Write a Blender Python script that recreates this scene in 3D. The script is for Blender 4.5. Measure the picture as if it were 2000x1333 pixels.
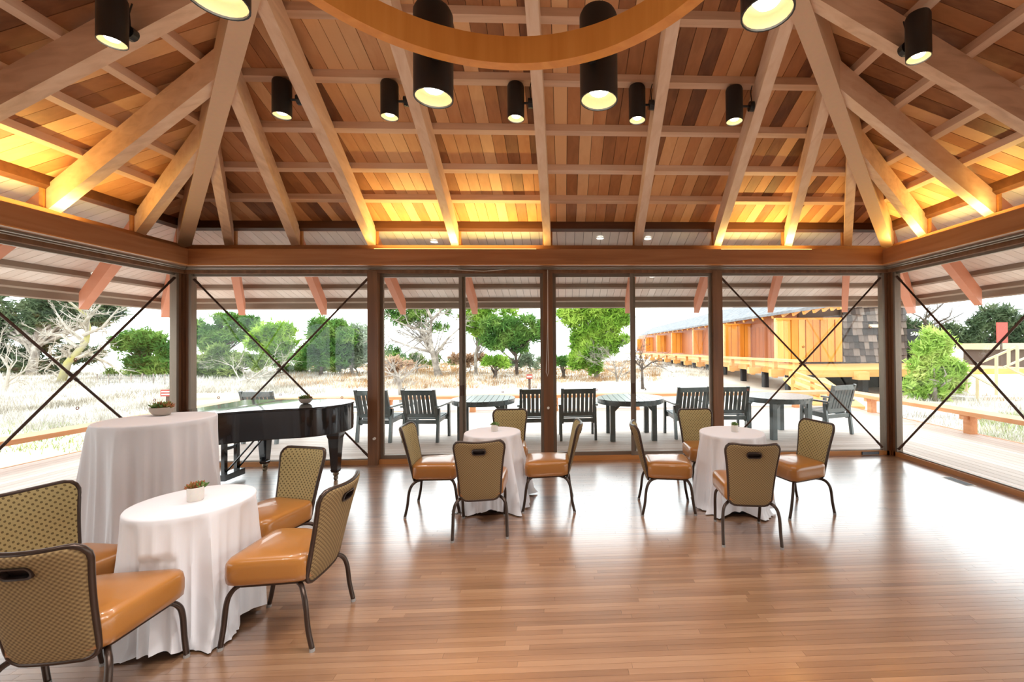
import bpy, math, random
from mathutils import Vector, Matrix
random.seed(7)
S = bpy.context.scene
for o in list(bpy.data.objects): bpy.data.objects.remove(o, do_unlink=True)

# ------------------------------------------------------------------ camera
FPX, PPX, PPY = 833.1, 1132.64, 666.5
CAM = Vector((0.2086, -6.1101, 1.65))
AXR = Vector((0.99916603, -0.04000024, -0.00819944))
AXU = Vector((0.00776438, -0.01101956, 0.99990914))
AXF = Vector((0.04008696, 0.9991389, 0.0106998))
cd = bpy.data.cameras.new('camera'); co = bpy.data.objects.new('camera', cd); S.collection.objects.link(co)
cd.sensor_fit = 'HORIZONTAL'; cd.sensor_width = 36.0; cd.lens = FPX / 2000 * 36.0
cd.shift_x = (1000 - PPX) / 2000; cd.clip_start = 0.05; cd.clip_end = 500
m = Matrix.Identity(4)
for i in range(3):
    m[i][0] = AXR[i]; m[i][1] = AXU[i]; m[i][2] = -AXF[i]; m[i][3] = CAM[i]
co.matrix_world = m
S.camera = co

# ------------------------------------------------------------------ world, exposure
w = bpy.data.worlds.new('overcast_sky'); S.world = w; w.use_nodes = True
nt = w.node_tree; nt.nodes.clear()
bg = nt.nodes.new('ShaderNodeBackground'); wo = nt.nodes.new('ShaderNodeOutputWorld')
bg.inputs['Color'].default_value = (0.93, 0.97, 1.0, 1); bg.inputs['Strength'].default_value = 3.0
nt.links.new(bg.outputs[0], wo.inputs[0])
S.view_settings.view_transform = 'Standard'; S.view_settings.look = 'None'
S.view_settings.exposure = 0.48; S.view_settings.gamma = 1.0
S.view_settings.use_curve_mapping = False
LAMP_W = 48.0          # each ceiling spotlight
LAMP_C = (1.0, 0.965, 0.94)
COVE_W = 11.0

# ------------------------------------------------------------------ helpers
COL = S.collection
def ray(x, y): return AXF + AXR * ((x - PPX) / FPX) + AXU * ((PPY - y) / FPX)
def onz(x, y, z=0.0):
    d = ray(x, y); return CAM + d * ((z - CAM.z) / d.z)
def ony(x, y, Y):
    d = ray(x, y); return CAM + d * ((Y - CAM.y) / d.y)
def onx(x, y, X):
    d = ray(x, y); return CAM + d * ((X - CAM.x) / d.x)
def atd(x, y, dep): return CAM + ray(x, y) * dep

class MB:
    def __init__(s): s.v = []; s.f = []
    def quad(s, *p):
        b = len(s.v); s.v += [tuple(q) for q in p]; s.f.append(tuple(range(b, b + len(p))))
    def hexa(s, a, bt):                       # two loops of n points: bottom, top
        b = len(s.v); n = len(a); s.v += [tuple(p) for p in a] + [tuple(p) for p in bt]
        s.f.append(tuple(range(b + n - 1, b - 1, -1))); s.f.append(tuple(range(b + n, b + 2 * n)))
        for i in range(n):
            j = (i + 1) % n; s.f.append((b + i, b + j, b + n + j, b + n + i))
        return s
    def box(s, x0, x1, y0, y1, z0, z1):
        return s.hexa([(x0, y0, z0), (x1, y0, z0), (x1, y1, z0), (x0, y1, z0)], [(x0, y0, z1), (x1, y0, z1), (x1, y1, z1), (x0, y1, z1)])
    def bar(s, p, q, wd, ht, up=(0, 0, 1)):
        p = Vector(p); q = Vector(q); d = (q - p).normalized(); u = Vector(up); r = d.cross(u)
        if r.length < 1e-5: r = d.cross(Vector((1, 0, 0)))
        r.normalize(); u = r.cross(d); r = r * (wd / 2); u = u * (ht / 2)
        return s.hexa([p - r - u, p + r - u, p + r + u, p - r + u], [q - r - u, q + r - u, q + r + u, q - r + u])
    def tube(s, pts, rad, n=8, closed=False, caps=True):
        pts = [Vector(p) for p in pts]; k = len(pts); b = len(s.v)
        rads = rad if isinstance(rad, (list, tuple)) else [rad] * k
        prev = None
        for i, p in enumerate(pts):
            if closed: d = (pts[(i + 1) % k] - pts[i - 1])
            else: d = pts[min(i + 1, k - 1)] - pts[max(i - 1, 0)]
            d.normalize()
            if prev is None:
                r = d.cross(Vector((0, 0, 1)))
                if r.length < 1e-3: r = d.cross(Vector((1, 0, 0)))
            else:
                r = prev - d * prev.dot(d)
            r.normalize(); prev = r; u = r.cross(d)
            for j in range(n):
                a = 2 * math.pi * j / n
                s.v.append(tuple(p + r * (math.cos(a) * rads[i]) + u * (math.sin(a) * rads[i])))
        for i in range(k if closed else k - 1):
            i2 = (i + 1) % k
            for j in range(n):
                j2 = (j + 1) % n
                s.f.append((b + i * n + j, b + i * n + j2, b + i2 * n + j2, b + i2 * n + j))
        if caps and not closed:
            s.f.append(tuple(b + j for j in range(n - 1, -1, -1))); s.f.append(tuple(b + (k - 1) * n + j for j in range(n)))
        return s
    def loops(s, L, cap0=True, cap1=True):    # list of equal-length closed loops
        b = len(s.v); n = len(L[0])
        for l in L: s.v += [tuple(p) for p in l]
        for i in range(len(L) - 1):
            for j in range(n):
                j2 = (j + 1) % n
                s.f.append((b + i * n + j, b + i * n + j2, b + (i + 1) * n + j2, b + (i + 1) * n + j))
        if cap0: s.f.append(tuple(b + j for j in range(n - 1, -1, -1)))
        if cap1: s.f.append(tuple(b + (len(L) - 1) * n + j for j in range(n)))
        return s
    def lathe(s, prof, n=24, c=(0, 0, 0), cap0=True, cap1=True):
        return s.loops([[(c[0] + r * math.cos(2 * math.pi * j / n), c[1] + r * math.sin(2 * math.pi * j / n), c[2] + z) for j in range(n)] for r, z in prof], cap0, cap1)
    def build(s, name, mat, parent=None, smooth=False, kind=None, loc=None):
        me = bpy.data.meshes.new(name); me.from_pydata(s.v, [], s.f); me.materials.append(mat)
        if smooth: me.polygons.foreach_set('use_smooth', [True] * len(me.polygons))
        me.update()
        o = bpy.data.objects.new(name, me); COL.objects.link(o)
        if parent: o.parent = parent
        if kind: o['kind'] = kind
        if loc is not None: o.location = loc
        return o
def empty(name, loc=(0, 0, 0), rz=0.0):
    o = bpy.data.objects.new(name, None); COL.objects.link(o); o.location = loc; o.rotation_euler = (0, 0, rz); o.empty_display_size = 0.1
    return o
def tag(o, label, cat, group=None, kind=None):
    o['label'] = label; o['category'] = cat
    if group: o['group'] = group
    if kind: o['kind'] = kind
    return o
def struct(o, label=None):
    o['kind'] = 'structure'
    if label: o['label'] = label
    return o
def copy_tree(o, parent=None):
    c = o.copy(); COL.objects.link(c); c.parent = parent
    for ch in list(o.children): copy_tree(ch, c)
    return c
def sm(o, ang=40):
    o.data.polygons.foreach_set('use_smooth', [True] * len(o.data.polygons))
    try: o.data.set_sharp_from_angle(angle=math.radians(ang))
    except Exception: pass
    return o

# ------------------------------------------------------------------ materials
def lin(c): return tuple(((x / 255) / 12.92 if x / 255 < 0.04045 else ((x / 255 + 0.055) / 1.055) ** 2.4) for x in c) + (1,)
def newmat(name):
    mt = bpy.data.materials.new(name); mt.use_nodes = True; n = mt.node_tree.nodes; n.clear()
    out = n.new('ShaderNodeOutputMaterial'); p = n.new('ShaderNodeBsdfPrincipled'); mt.node_tree.links.new(p.outputs[0], out.inputs[0])
    return mt, mt.node_tree, p
def plain(name, col, rough=0.5, metal=0.0, coat=0.0, bump=0.0, bscale=80, spec=0.5):
    mt, t, p = newmat(name); p.inputs['Base Color'].default_value = lin(col); p.inputs['Roughness'].default_value = rough
    p.inputs['Metallic'].default_value = metal; p.inputs['Coat Weight'].default_value = coat; p.inputs['Specular IOR Level'].default_value = spec
    n = t.nodes; tc = n.new('ShaderNodeTexCoord'); nz = n.new('ShaderNodeTexNoise'); nz.inputs['Scale'].default_value = bscale
    t.links.new(tc.outputs['Object'], nz.inputs['Vector'])
    mx = n.new('ShaderNodeMix'); mx.data_type = 'RGBA'; mx.blend_type = 'MULTIPLY'; mx.inputs[0].default_value = 0.12
    mx.inputs[6].default_value = lin(col); t.links.new(nz.outputs['Color'], mx.inputs[7]); t.links.new(mx.outputs[2], p.inputs['Base Color'])
    if bump:
        b = n.new('ShaderNodeBump'); b.inputs['Strength'].default_value = bump; b.inputs['Distance'].default_value = 0.002
        t.links.new(nz.outputs['Fac'], b.inputs['Height']); t.links.new(b.outputs[0], p.inputs['Normal'])
    return mt
def wood(name, cols, axis='X', rough=0.5, coat=0.0, streak=0.5, sc=14.0, perobj=True, spec=0.4, coat_rough=0.1, coat_ior=1.5):
    """cols: 3 sRGB colours dark..light; grain along axis; tint varies per object"""
    mt, t, p = newmat(name); n = t.nodes; L = t.links
    tc = n.new('ShaderNodeTexCoord'); mp = n.new('ShaderNodeMapping'); L.new(tc.outputs['Object'], mp.inputs['Vector'])
    v = [sc, sc, sc]; v['XYZ'.index(axis)] = sc * 0.06; mp.inputs['Scale'].default_value = v
    oi = n.new('ShaderNodeObjectInfo'); 
    ge = n.new('ShaderNodeNewGeometry'); ad = n.new('ShaderNodeMath'); ad.operation = 'ADD'; L.new(oi.outputs['Random'], ad.inputs[0]); L.new(ge.outputs['Random Per Island'], ad.inputs[1])
    fr = n.new('ShaderNodeMath'); fr.operation = 'FRACT'; L.new(ad.outputs[0], fr.inputs[0])
    cb = n.new('ShaderNodeMath'); cb.operation = 'MULTIPLY'; cb.inputs[1].default_value = 37.0; L.new(fr.outputs[0], cb.inputs[0])
    cv = n.new('ShaderNodeCombineXYZ'); 
    for i in range(3): L.new(cb.outputs[0], cv.inputs[i])
    L.new(cv.outputs[0], mp.inputs['Location'])
    nz = n.new('ShaderNodeTexNoise'); nz.inputs['Scale'].default_value = 1.0; nz.inputs['Detail'].default_value = 6; nz.inputs['Distortion'].default_value = 0.6
    L.new(mp.outputs[0], nz.inputs['Vector'])
    nz2 = n.new('ShaderNodeTexNoise'); nz2.inputs['Scale'].default_value = 0.9; nz2.inputs['Detail'].default_value = 2; L.new(tc.outputs['Object'], nz2.inputs['Vector'])
    a = n.new('ShaderNodeMath'); a.operation = 'MULTIPLY_ADD'; a.inputs[1].default_value = streak; L.new(nz.outputs['Fac'], a.inputs[0])
    b = n.new('ShaderNodeMath'); b.operation = 'MULTIPLY'; b.inputs[1].default_value = (1 - streak) if perobj else 0.0; L.new(fr.outputs[0], b.inputs[0])
    L.new(b.outputs[0], a.inputs[2])
    a2 = n.new('ShaderNodeMath'); a2.operation = 'MULTIPLY_ADD'; a2.inputs[1].default_value = 0.25; L.new(nz2.outputs['Fac'], a2.inputs[0]); L.new(a.outputs[0], a2.inputs[2])
    rp = n.new('ShaderNodeValToRGB'); e = rp.color_ramp.elements
    e[0].position = 0.25; e[0].color = lin(cols[0]); e[1].position = 0.95; e[1].color = lin(cols[2])
    k = e.new(0.6); k.color = lin(cols[1])
    L.new(a2.outputs[0], rp.inputs[0]); L.new(rp.outputs[0], p.inputs['Base Color'])
    p.inputs['Roughness'].default_value = rough; p.inputs['Coat Weight'].default_value = coat; p.inputs['Coat Roughness'].default_value = coat_rough
    p.inputs['Coat IOR'].default_value = coat_ior
    p.inputs['Specular IOR Level'].default_value = spec
    bp = n.new('ShaderNodeBump'); bp.inputs['Strength'].default_value = 0.25; bp.inputs['Distance'].default_value = 0.002
    L.new(nz.outputs['Fac'], bp.inputs['Height']); L.new(bp.outputs[0], p.inputs['Normal'])
    return mt
def emit(name, col, s):
    mt = bpy.data.materials.new(name); mt.use_nodes = True; n = mt.node_tree.nodes; n.clear()
    out = n.new('ShaderNodeOutputMaterial'); e = n.new('ShaderNodeEmission'); e.inputs[0].default_value = tuple(col) + (1,); e.inputs[1].default_value = s
    mt.node_tree.links.new(e.outputs[0], out.inputs[0]); return mt
def glassmat(name, refl=0.06):
    mt = bpy.data.materials.new(name); mt.use_nodes = True; n = mt.node_tree.nodes; n.clear(); L = mt.node_tree.links
    out = n.new('ShaderNodeOutputMaterial'); tr = n.new('ShaderNodeBsdfTransparent'); gl = n.new('ShaderNodeBsdfGlossy'); gl.inputs['Roughness'].default_value = 0.01
    tr.inputs[0].default_value = (0.96, 0.98, 0.97, 1)
    fr = n.new('ShaderNodeLayerWeight'); fr.inputs[0].default_value = 0.5; mx = n.new('ShaderNodeMixShader')
    pw = n.new('ShaderNodeMath'); pw.operation = 'POWER'; pw.inputs[1].default_value = 5.0; L.new(fr.outputs['Facing'], pw.inputs[0])
    ad = n.new('ShaderNodeMath'); ad.operation = 'MULTIPLY_ADD'; ad.inputs[1].default_value = 0.85; ad.inputs[2].default_value = 0.018; L.new(pw.outputs[0], ad.inputs[0])
    L.new(ad.outputs[0], mx.inputs[0]); L.new(tr.outputs[0], mx.inputs[1]); L.new(gl.outputs[0], mx.inputs[2]); L.new(mx.outputs[0], out.inputs[0]); return mt
def noisy(name, cols, scale=2.0, rough=0.9, detail=6, pos=(0.35, 0.5, 0.65), tint=0.0):
    mt, t, p = newmat(name); n = t.nodes; L = t.links
    tc = n.new('ShaderNodeTexCoord'); nz = n.new('ShaderNodeTexNoise'); nz.inputs['Scale'].default_value = scale; nz.inputs['Detail'].default_value = detail
    L.new(tc.outputs['Object'], nz.inputs['Vector'])
    rp = n.new('ShaderNodeValToRGB'); e = rp.color_ramp.elements; e[0].position = pos[0]; e[0].color = lin(cols[0]); e[1].position = pos[2]; e[1].color = lin(cols[2])
    k = e.new(pos[1]); k.color = lin(cols[1]); L.new(nz.outputs['Fac'], rp.inputs[0]); L.new(rp.outputs[0], p.inputs['Base Color'])
    p.inputs['Roughness'].default_value = rough; p.inputs['Specular IOR Level'].default_value = 0.2
    return mt
def leafmat(name, cols, scale=1.2):
    mt = noisy(name, cols, scale, 0.7, 3); p = [x for x in mt.node_tree.nodes if x.type == 'BSDF_PRINCIPLED'][0]
    t = mt.node_tree; out = [x for x in t.nodes if x.type == 'OUTPUT_MATERIAL'][0]
    tl = t.nodes.new('ShaderNodeBsdfTranslucent'); mx = t.nodes.new('ShaderNodeMixShader'); mx.inputs[0].default_value = 0.35
    rp = [x for x in t.nodes if x.type == 'VALTORGB'][0]; t.links.new(rp.outputs[0], tl.inputs[0])
    t.links.new(p.outputs[0], mx.inputs[1]); t.links.new(tl.outputs[0], mx.inputs[2]); t.links.new(mx.outputs[0], out.inputs[0]); return mt
def fabric(name, base, dot, scale, weave=False):
    mt, t, p = newmat(name); n = t.nodes; L = t.links
    tc = n.new('ShaderNodeTexCoord'); sp = n.new('ShaderNodeSeparateXYZ'); L.new(tc.outputs['Object'], sp.inputs[0])
    def mth(op, a, b=None):
        k = n.new('ShaderNodeMath'); k.operation = op
        if isinstance(a, (int, float)): k.inputs[0].default_value = a
        else: L.new(a, k.inputs[0])
        if b is not None:
            if isinstance(b, (int, float)): k.inputs[1].default_value = b
            else: L.new(b, k.inputs[1])
        return k.outputs[0]
    sx = mth('SINE', mth('MULTIPLY', sp.outputs['X'], scale)); sz = mth('SINE', mth('MULTIPLY', sp.outputs['Z'], scale))
    pr = mth('MULTIPLY', sx, sz); fac = mth('GREATER_THAN', pr, 0.45)
    if weave: fac = mth('ADD', mth('MULTIPLY', pr, 0.5), 0.5)
    nz = n.new('ShaderNodeTexNoise'); nz.inputs['Scale'].default_value = 420; L.new(tc.outputs['Object'], nz.inputs['Vector'])
    mx = n.new('ShaderNodeMix'); mx.data_type = 'RGBA'; mx.inputs[6].default_value = lin(base); mx.inputs[7].default_value = lin(dot); L.new(fac, mx.inputs[0])
    m2 = n.new('ShaderNodeMix'); m2.data_type = 'RGBA'; m2.blend_type = 'MULTIPLY'; m2.inputs[0].default_value = 0.6; L.new(mx.outputs[2], m2.inputs[6]); L.new(nz.outputs['Fac'], m2.inputs[7])
    g = n.new('ShaderNodeMix'); g.data_type = 'RGBA'; g.blend_type = 'ADD'; g.inputs[0].default_value = 0.25; L.new(m2.outputs[2], g.inputs[6]); L.new(mx.outputs[2], g.inputs[7])
    L.new(g.outputs[2], p.inputs['Base Color']); p.inputs['Roughness'].default_value = 0.75; p.inputs['Specular IOR Level'].default_value = 0.25
    return mt

RAFT = [(190, 150, 120), (224, 188, 158), (238, 210, 186)]
M = dict(
 rafterX=wood('rafter_wood_x', RAFT, 'X', 0.55, streak=0.75), rafterY=wood('rafter_wood_y', RAFT, 'Y', 0.55, streak=0.75),
 boardY=wood('ceiling_board_y', [(112, 70, 44), (198, 136, 88), (236, 188, 138)], 'Y', 0.5, streak=0.25),
 boardX=wood('ceiling_board_x', [(112, 70, 44), (198, 136, 88), (236, 188, 138)], 'X', 0.5, streak=0.25),
 beam=wood('beam_wood', [(118, 74, 46), (150, 98, 62), (172, 120, 82)], 'X', 0.4, streak=0.8), beamY=wood('beam_wood_y', [(118, 74, 46), (150, 98, 62), (172, 120, 82)], 'Y', 0.4, streak=0.8),
 post=wood('post_wood', [(92, 60, 40), (124, 84, 56), (150, 106, 74)], 'Z', 0.4, streak=0.8),
 header=wood('header_wood', [(66, 38, 20), (92, 56, 32), (110, 70, 42)], 'X', 0.5, streak=0.8),
 alu=plain('bronze_aluminium', (134, 120, 106), 0.4, 0.5), rod=plain('brace_steel', (84, 62, 50), 0.45, 0.3),
 glass=glassmat('window_glass'),
 floor=wood('floor_strip_wood', [(114, 80, 56), (142, 104, 76), (166, 128, 97)], 'X', 0.3, coat=1.0, streak=0.6, sc=22, coat_rough=0.2, coat_ior=2.8),
 slab=plain('dark_underlay', (52, 36, 26), 0.8), roofdark=plain('roof_underlay', (38, 28, 22), 0.9),
 sillw=wood('sill_wood', [(150, 92, 44), (184, 122, 66), (206, 146, 88)], 'X', 0.35, streak=0.8), sillwY=wood('sill_wood_y', [(150, 92, 44), (184, 122, 66), (206, 146, 88)], 'Y', 0.35, streak=0.8),
 soffY=wood('soffit_board_y', [(226, 214, 204), (238, 228, 220), (246, 238, 232)], 'Y', 0.7, streak=0.5), soffX=wood('soffit_board_x', [(226, 214, 204), (238, 228, 220), (246, 238, 232)], 'X', 0.7, streak=0.5),
 soffp=plain('soffit_purlin', (150, 132, 116), 0.7), tail=plain('rafter_tail_stain', (214, 138, 104), 0.6),
 deckX=wood('deck_board_x', [(190, 172, 160), (212, 198, 188), (228, 216, 208)], 'X', 0.6, streak=0.5), deckY=wood('deck_board_y', [(190, 172, 160), (212, 198, 188), (228, 216, 208)], 'Y', 0.6, streak=0.5),
 benchX=wood('bench_wood_x', [(190, 122, 74), (214, 150, 100), (230, 174, 128)], 'X', 0.55, streak=0.8), benchY=wood('bench_wood_y', [(190, 122, 74), (214, 150, 100), (230, 174, 128)], 'Y', 0.55, streak=0.8),
 black=plain('lamp_black', (30, 30, 31), 0.45), refl=plain('lamp_cream_reflector', (206, 178, 132), 0.4),
 bulb=emit('lamp_bulb', (1.0, 0.90, 0.72), 8.0), cove=emit('cove_tube', (1.0, 0.72, 0.2), 3.0), dl=emit('downlight_lens', (1, 0.95, 0.85), 2.5),
 hoop=wood('laminated_hoop', [(206, 128, 50), (226, 152, 72), (238, 174, 98)], 'Z', 0.35, streak=0.8, perobj=False),
 cloth=plain('white_linen', (240, 238, 240), 0.85, bump=0.15, bscale=500, spec=0.2), leather=plain('tan_leather', (168, 110, 50), 0.3, coat=0.35, bump=0.1, bscale=260),
 fabF=fabric('olive_dot_fabric', (170, 152, 104), (104, 88, 54), 190), fabR=fabric('brown_weave_fabric', (162, 136, 94), (98, 76, 50), 300, True),
 frame=plain('bronze_chair_frame', (74, 60, 52), 0.32, 0.7), grip=plain('grip_plastic', (44, 30, 24), 0.4), foot=plain('nylon_glide', (150, 145, 140), 0.4),
 piano=plain('piano_black', (22, 23, 27), 0.14, coat=0.6, spec=0.5), brass=plain('caster_brass', (120, 104, 84), 0.35, 0.8), keys=plain('ivory', (236, 230, 214), 0.3),
 green=wood('dark_green_painted_wood', [(44, 58, 60), (56, 72, 74), (72, 88, 90)], 'Z', 0.35, coat=0.6, streak=0.8, coat_ior=1.9, coat_rough=0.25),
 pot=plain('pot_ceramic', (236, 228, 218), 0.5), bowl=plain('stone_bowl', (186, 172, 158), 0.7), soil=plain('soil', (70, 52, 38), 0.9),
 succ=noisy('succulent', [(112, 112, 52), (158, 104, 64), (172, 84, 58)], 30, 0.5), succg=noisy('succulent_green', [(66, 92, 44), (100, 128, 66), (150, 166, 104)], 30, 0.5),
 white=plain('white_plastic', (232, 226, 216), 0.4), red=plain('sign_red', (176, 74, 62), 0.6), ring=plain('sticker_red_brown', (156, 92, 76), 0.6), paleg=plain('sign_cream', (226, 206, 170), 0.7), letter=plain('white_letter', (245, 245, 240), 0.7),
 hipw=plain('hip_wood', (216, 180, 150), 0.55, bump=0.1, bscale=30),
 plaster=plain('cream_plaster', (216, 204, 188), 0.8),
 base=plain('black_cast_base', (30, 32, 36), 0.4), steel=plain('vent_grey', (120, 122, 126), 0.4, 0.5),
)
# ------------------------------------------------------------------ roof geometry
HW, ZR, TP, CY = 5.03, 3.07, 0.3615, -5.03
RD, PD = 0.26, 0.07                        # rafter depth, purlin depth (vertical)
def T(k, s, d, z):                          # side k (0 back, 1 left, 2 front, 3 right); s along wall, d inward
    x, y = s, HW - d
    for _ in range(k): x, y = -y, x
    return (x, y + CY, z)
def zr(d): return ZR + TP * d
floor = struct(MB().box(-5.2, 5.2, -10.2, 0.12, -0.2, -0.012).build('floor', M['slab']), 'glossy narrow strip wooden floor')
# floor strips: nearest ones single, rest joined
strips = []
rw = 0.04; r0 = -10.05; row = 0
while r0 < 0.02:
    x = -5.05 - random.random() * 1.1
    while x < 5.05:
        ln = random.uniform(0.7, 1.9); a, b = max(x, -5.05), min(x + ln, 5.05)
        if b - a > 0.05: strips.append((a, b, r0))
        x += ln
    r0 += rw; row += 1
def vis(st):
    xm = max(st[0], min(st[1], -0.1)); dep = st[2] - CAM.y
    if dep < 1.95 or dep > 5: return -1
    # any part inside the frame
    l = (st[0] - CAM.x) / dep * FPX + PPX; r = (st[1] - CAM.x) / dep * FPX + PPX
    return -1 if (r < 0 or l > 2000) else 1.0 / dep
order = sorted(strips, key=lambda s_: -vis(s_)); near = order[:290]; far = order[290:]
def strip_geo(mb, a, b, y): 
    g = 0.0006; mb.box(a + g, b - g, y + g, y + rw - g, -0.012, 0.0)
for a, b, y in near: 
    mb = MB(); strip_geo(mb, a, b, y); mb.build('floor_strip', M['floor'], floor)
gf = MB()
for a, b, y in far: strip_geo(gf, a, b, y)
gf.build('floor_strip_field', M['floor'], floor, kind='stuff')

ceiling = struct(empty('ceiling'), 'hipped timber ceiling of exposed rafters, purlins and cedar boards')
TANS = [(4.418, 0.65), (3.515, 0.372), (2.465, 0.174), (1.306, 0.08), (0.0, 0.0)]
TAILD = -2.2
def rafter_pts(k, s0, tn, d0, d1, wd, z0=0.0, dep=RD, cut=True):
    """beam following the roof slope; returns two loops"""
    sg = 1 if s0 >= 0 else -1
    def sc(d): return s0 - sg * tn * d
    a, b = Vector(T(k, sc(d0), d0, 0)), Vector(T(k, sc(d1), d1, 0)); dr = (b - a).normalized(); n = Vector((-dr.y, dr.x, 0)) * wd / 2
    A = [a - n + Vector((0, 0, zr(d0) + z0)), a + n + Vector((0, 0, zr(d0) + z0)), a + n + Vector((0, 0, zr(d0) + z0 + dep)), a - n + Vector((0, 0, zr(d0) + z0 + dep))]
    B = [b - n + Vector((0, 0, zr(d1) + z0)), b + n + Vector((0, 0, zr(d1) + z0)), b + n + Vector((0, 0, zr(d1) + z0 + dep)), b - n + Vector((0, 0, zr(d1) + z0 + dep))]
    return A, B
soffit = struct(empty('soffit'), 'pale painted board soffit of the deep roof overhang')
for k in range(4):
    rm = M['rafterY'] if k % 2 == 0 else M['rafterX']
    for s0, tn in TANS:
        for sg in ((1, -1) if s0 else (1,)):
            d1 = (HW - s0) / (1 - tn) - 0.06 if s0 else HW - 0.25
            A, B = rafter_pts(k, sg * s0, tn, 0.0, d1, 0.10)
            if s0:           # splayed cut against the side of the hip
                ow = 0.05 * math.sqrt(1 + tn * tn); lo = []
                for q in (1, -1):
                    dq = (HW - 0.094 - s0 - q * ow) / (1 - tn); lo.append((Vector(T(k, sg * (s0 + q * ow - tn * dq), dq, 0)), dq))
                lo = sorted(lo, key=lambda e_: (e_[0] - Vector((B[0].x, B[0].y, 0))).dot(Vector(A[1]) - Vector(A[0])))
                B = [lo[0][0] + Vector((0, 0, zr(lo[0][1]))), lo[1][0] + Vector((0, 0, zr(lo[1][1]))), lo[1][0] + Vector((0, 0, zr(lo[1][1]) + RD)), lo[0][0] + Vector((0, 0, zr(lo[0][1]) + RD))]
            r = MB().hexa(A, B).build('rafter', rm, ceiling)
            if s0 > 2:      # bolts at the hip joint
                c = (Vector(B[0]) + Vector(B[1]) + Vector(B[2]) + Vector(B[3])) / 4; ax = (Vector(A[0]) - Vector(B[0])).normalized(); nn = (Vector(B[1]) - Vector(B[0])).normalized()
                bm = MB()
                for q in (-0.07, 0, 0.07):
                    pp = c + ax * 0.14 + Vector((0, 0, q)); bm.tube([pp - nn * 0.054, pp + nn * 0.054], 0.009, 6)
                bm.build('bolt', M['rod'], r)
            if k != 2:
                A, B = rafter_pts(k, sg * s0, tn, TAILD, -0.06, 0.10); MB().hexa(A, B).build('rafter_tail', M['tail'], soffit)
    # hip (corner at s=+HW of side k)
    def hp(d, z): return Vector(T(k, HW - d, d, z))
    for d0, d1, nm, mt, par in ((0.0, HW - 0.2, 'hip_rafter', M['hipw'], ceiling), (TAILD, -0.06, 'hip_tail', M['tail'], soffit)):
        hz = -0.035; a, b = hp(d0, zr(d0) + hz), hp(d1, zr(d1) + hz); dr = (b - a); dr.z = 0; dr.normalize(); n = Vector((-dr.y, dr.x, 0)) * 0.07; u = Vector((0, 0, RD + 0.055))
        MB().hexa([a - n, a + n, a + n + u, a - n + u], [b - n, b + n, b + n + u, b - n + u]).build(nm, mt, par)
# purlins
PUR = [0.52, 1.03, 1.57, 2.11, 2.64, 3.17, 3.70, 4.22]
OPUR = [-0.62, -1.17, -1.76, -2.28]
def slab_strip(mb, k, d0, d1, z0, z1, inset=0.0):
    """prism along the wall between hips, d0<d1 inward; z offsets from zr"""
    w0, w1 = HW - d0 - inset, HW - d1 - inset
    A = [T(k, -w0, d0, zr(d0) + z0), T(k, w0, d0, zr(d0) + z0), T(k, w1, d1, zr(d1) + z0), T(k, -w1, d1, zr(d1) + z0)]
    B = [T(k, -w0, d0, zr(d0) + z1), T(k, w0, d0, zr(d0) + z1), T(k, w1, d1, zr(d1) + z1), T(k, -w1, d1, zr(d1) + z1)]
    return mb.hexa(A, B)
for k in range(4):
    rm = M['rafterX'] if k % 2 == 0 else M['rafterY']
    for d in PUR: slab_strip(MB(), k, d, d + 0.06, RD, RD + PD).build('purlin', rm, ceiling)
    for d in OPUR: slab_strip(MB(), k, d, d + 0.06, RD, RD + PD).build('soffit_purlin', M['soffp'], soffit)
    slab_strip(MB(), k, -0.02, 0.05, RD - 0.03, RD + PD).build('ceiling_header', M['header'], ceiling)
    slab_strip(MB(), k, -2.46, -2.41, 0.22, RD + PD + 0.05).build('fascia', M['soffp'], soffit)
    slab_strip(MB(), k, -2.45, HW - 0.01, RD + PD + 0.026, RD + PD + 0.12).build('roof_deck', M['roofdark'], ceiling)
# boards
BW = 0.1353
def board(k, s0, s1, da, db, nm, mt, par, mb=None):
    """plank between s0,s1 from da to db, clipped to hip lines"""
    z0 = RD + PD + random.uniform(0, 0.003); g = 0.0025; a, b = s0 + g, s1 - g
    def lim(s): return HW - abs(s)
    pts = [(a, da), (b, da), (b, min(db, lim(b))), (a, min(db, lim(a)))]
    if pts[2][1] - da < 0.02 and pts[3][1] - da < 0.02: return
    pts = [(s, max(d, da + 0.001)) for s, d in pts]
    m_ = mb or MB(); m_.hexa([T(k, s, d, zr(d) + z0) for s, d in pts], [T(k, s, d, zr(d) + z0 + 0.02) for s, d in pts])
    if mb is None: m_.build(nm, mt, par)
nb = int(round(2 * HW / BW)); nb += nb % 2; bw = 2 * HW / nb
fld = MB(); field = [fld] * 6
cnt = 0
for k in range(4):
    mt = M['boardY'] if k % 2 == 0 else M['boardX']
    for i in range(nb):
        s0 = -HW + i * bw; L_ = HW - max(abs(s0), abs(s0 + bw)) + bw
        if k == 2: 
            board(k, s0, s0 + bw, 0.03, HW, 'b', mt, ceiling, field[i % 3]); continue
        if k == 0 and L_ > 1.3:
            c = random.choice([p + 0.03 for p in PUR if 0.4 < p < L_ - 0.5] or [L_])
            board(k, s0, s0 + bw, 0.03, c, 'ceiling_board', mt, ceiling); board(k, s0, s0 + bw, c + 0.003, HW, 'ceiling_board', mt, ceiling); cnt += 2
        elif k == 0 or (k == 1 and s0 > -0.6) or (k == 3 and s0 < 0.6): board(k, s0, s0 + bw, 0.03, HW, 'ceiling_board', mt, ceiling); cnt += 1
        else: board(k, s0, s0 + bw, 0.03, HW, 'b', mt, ceiling, field[3 + i % 3])
fld.build('ceiling_board_field', M['boardY'], ceiling, kind='stuff')
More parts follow.
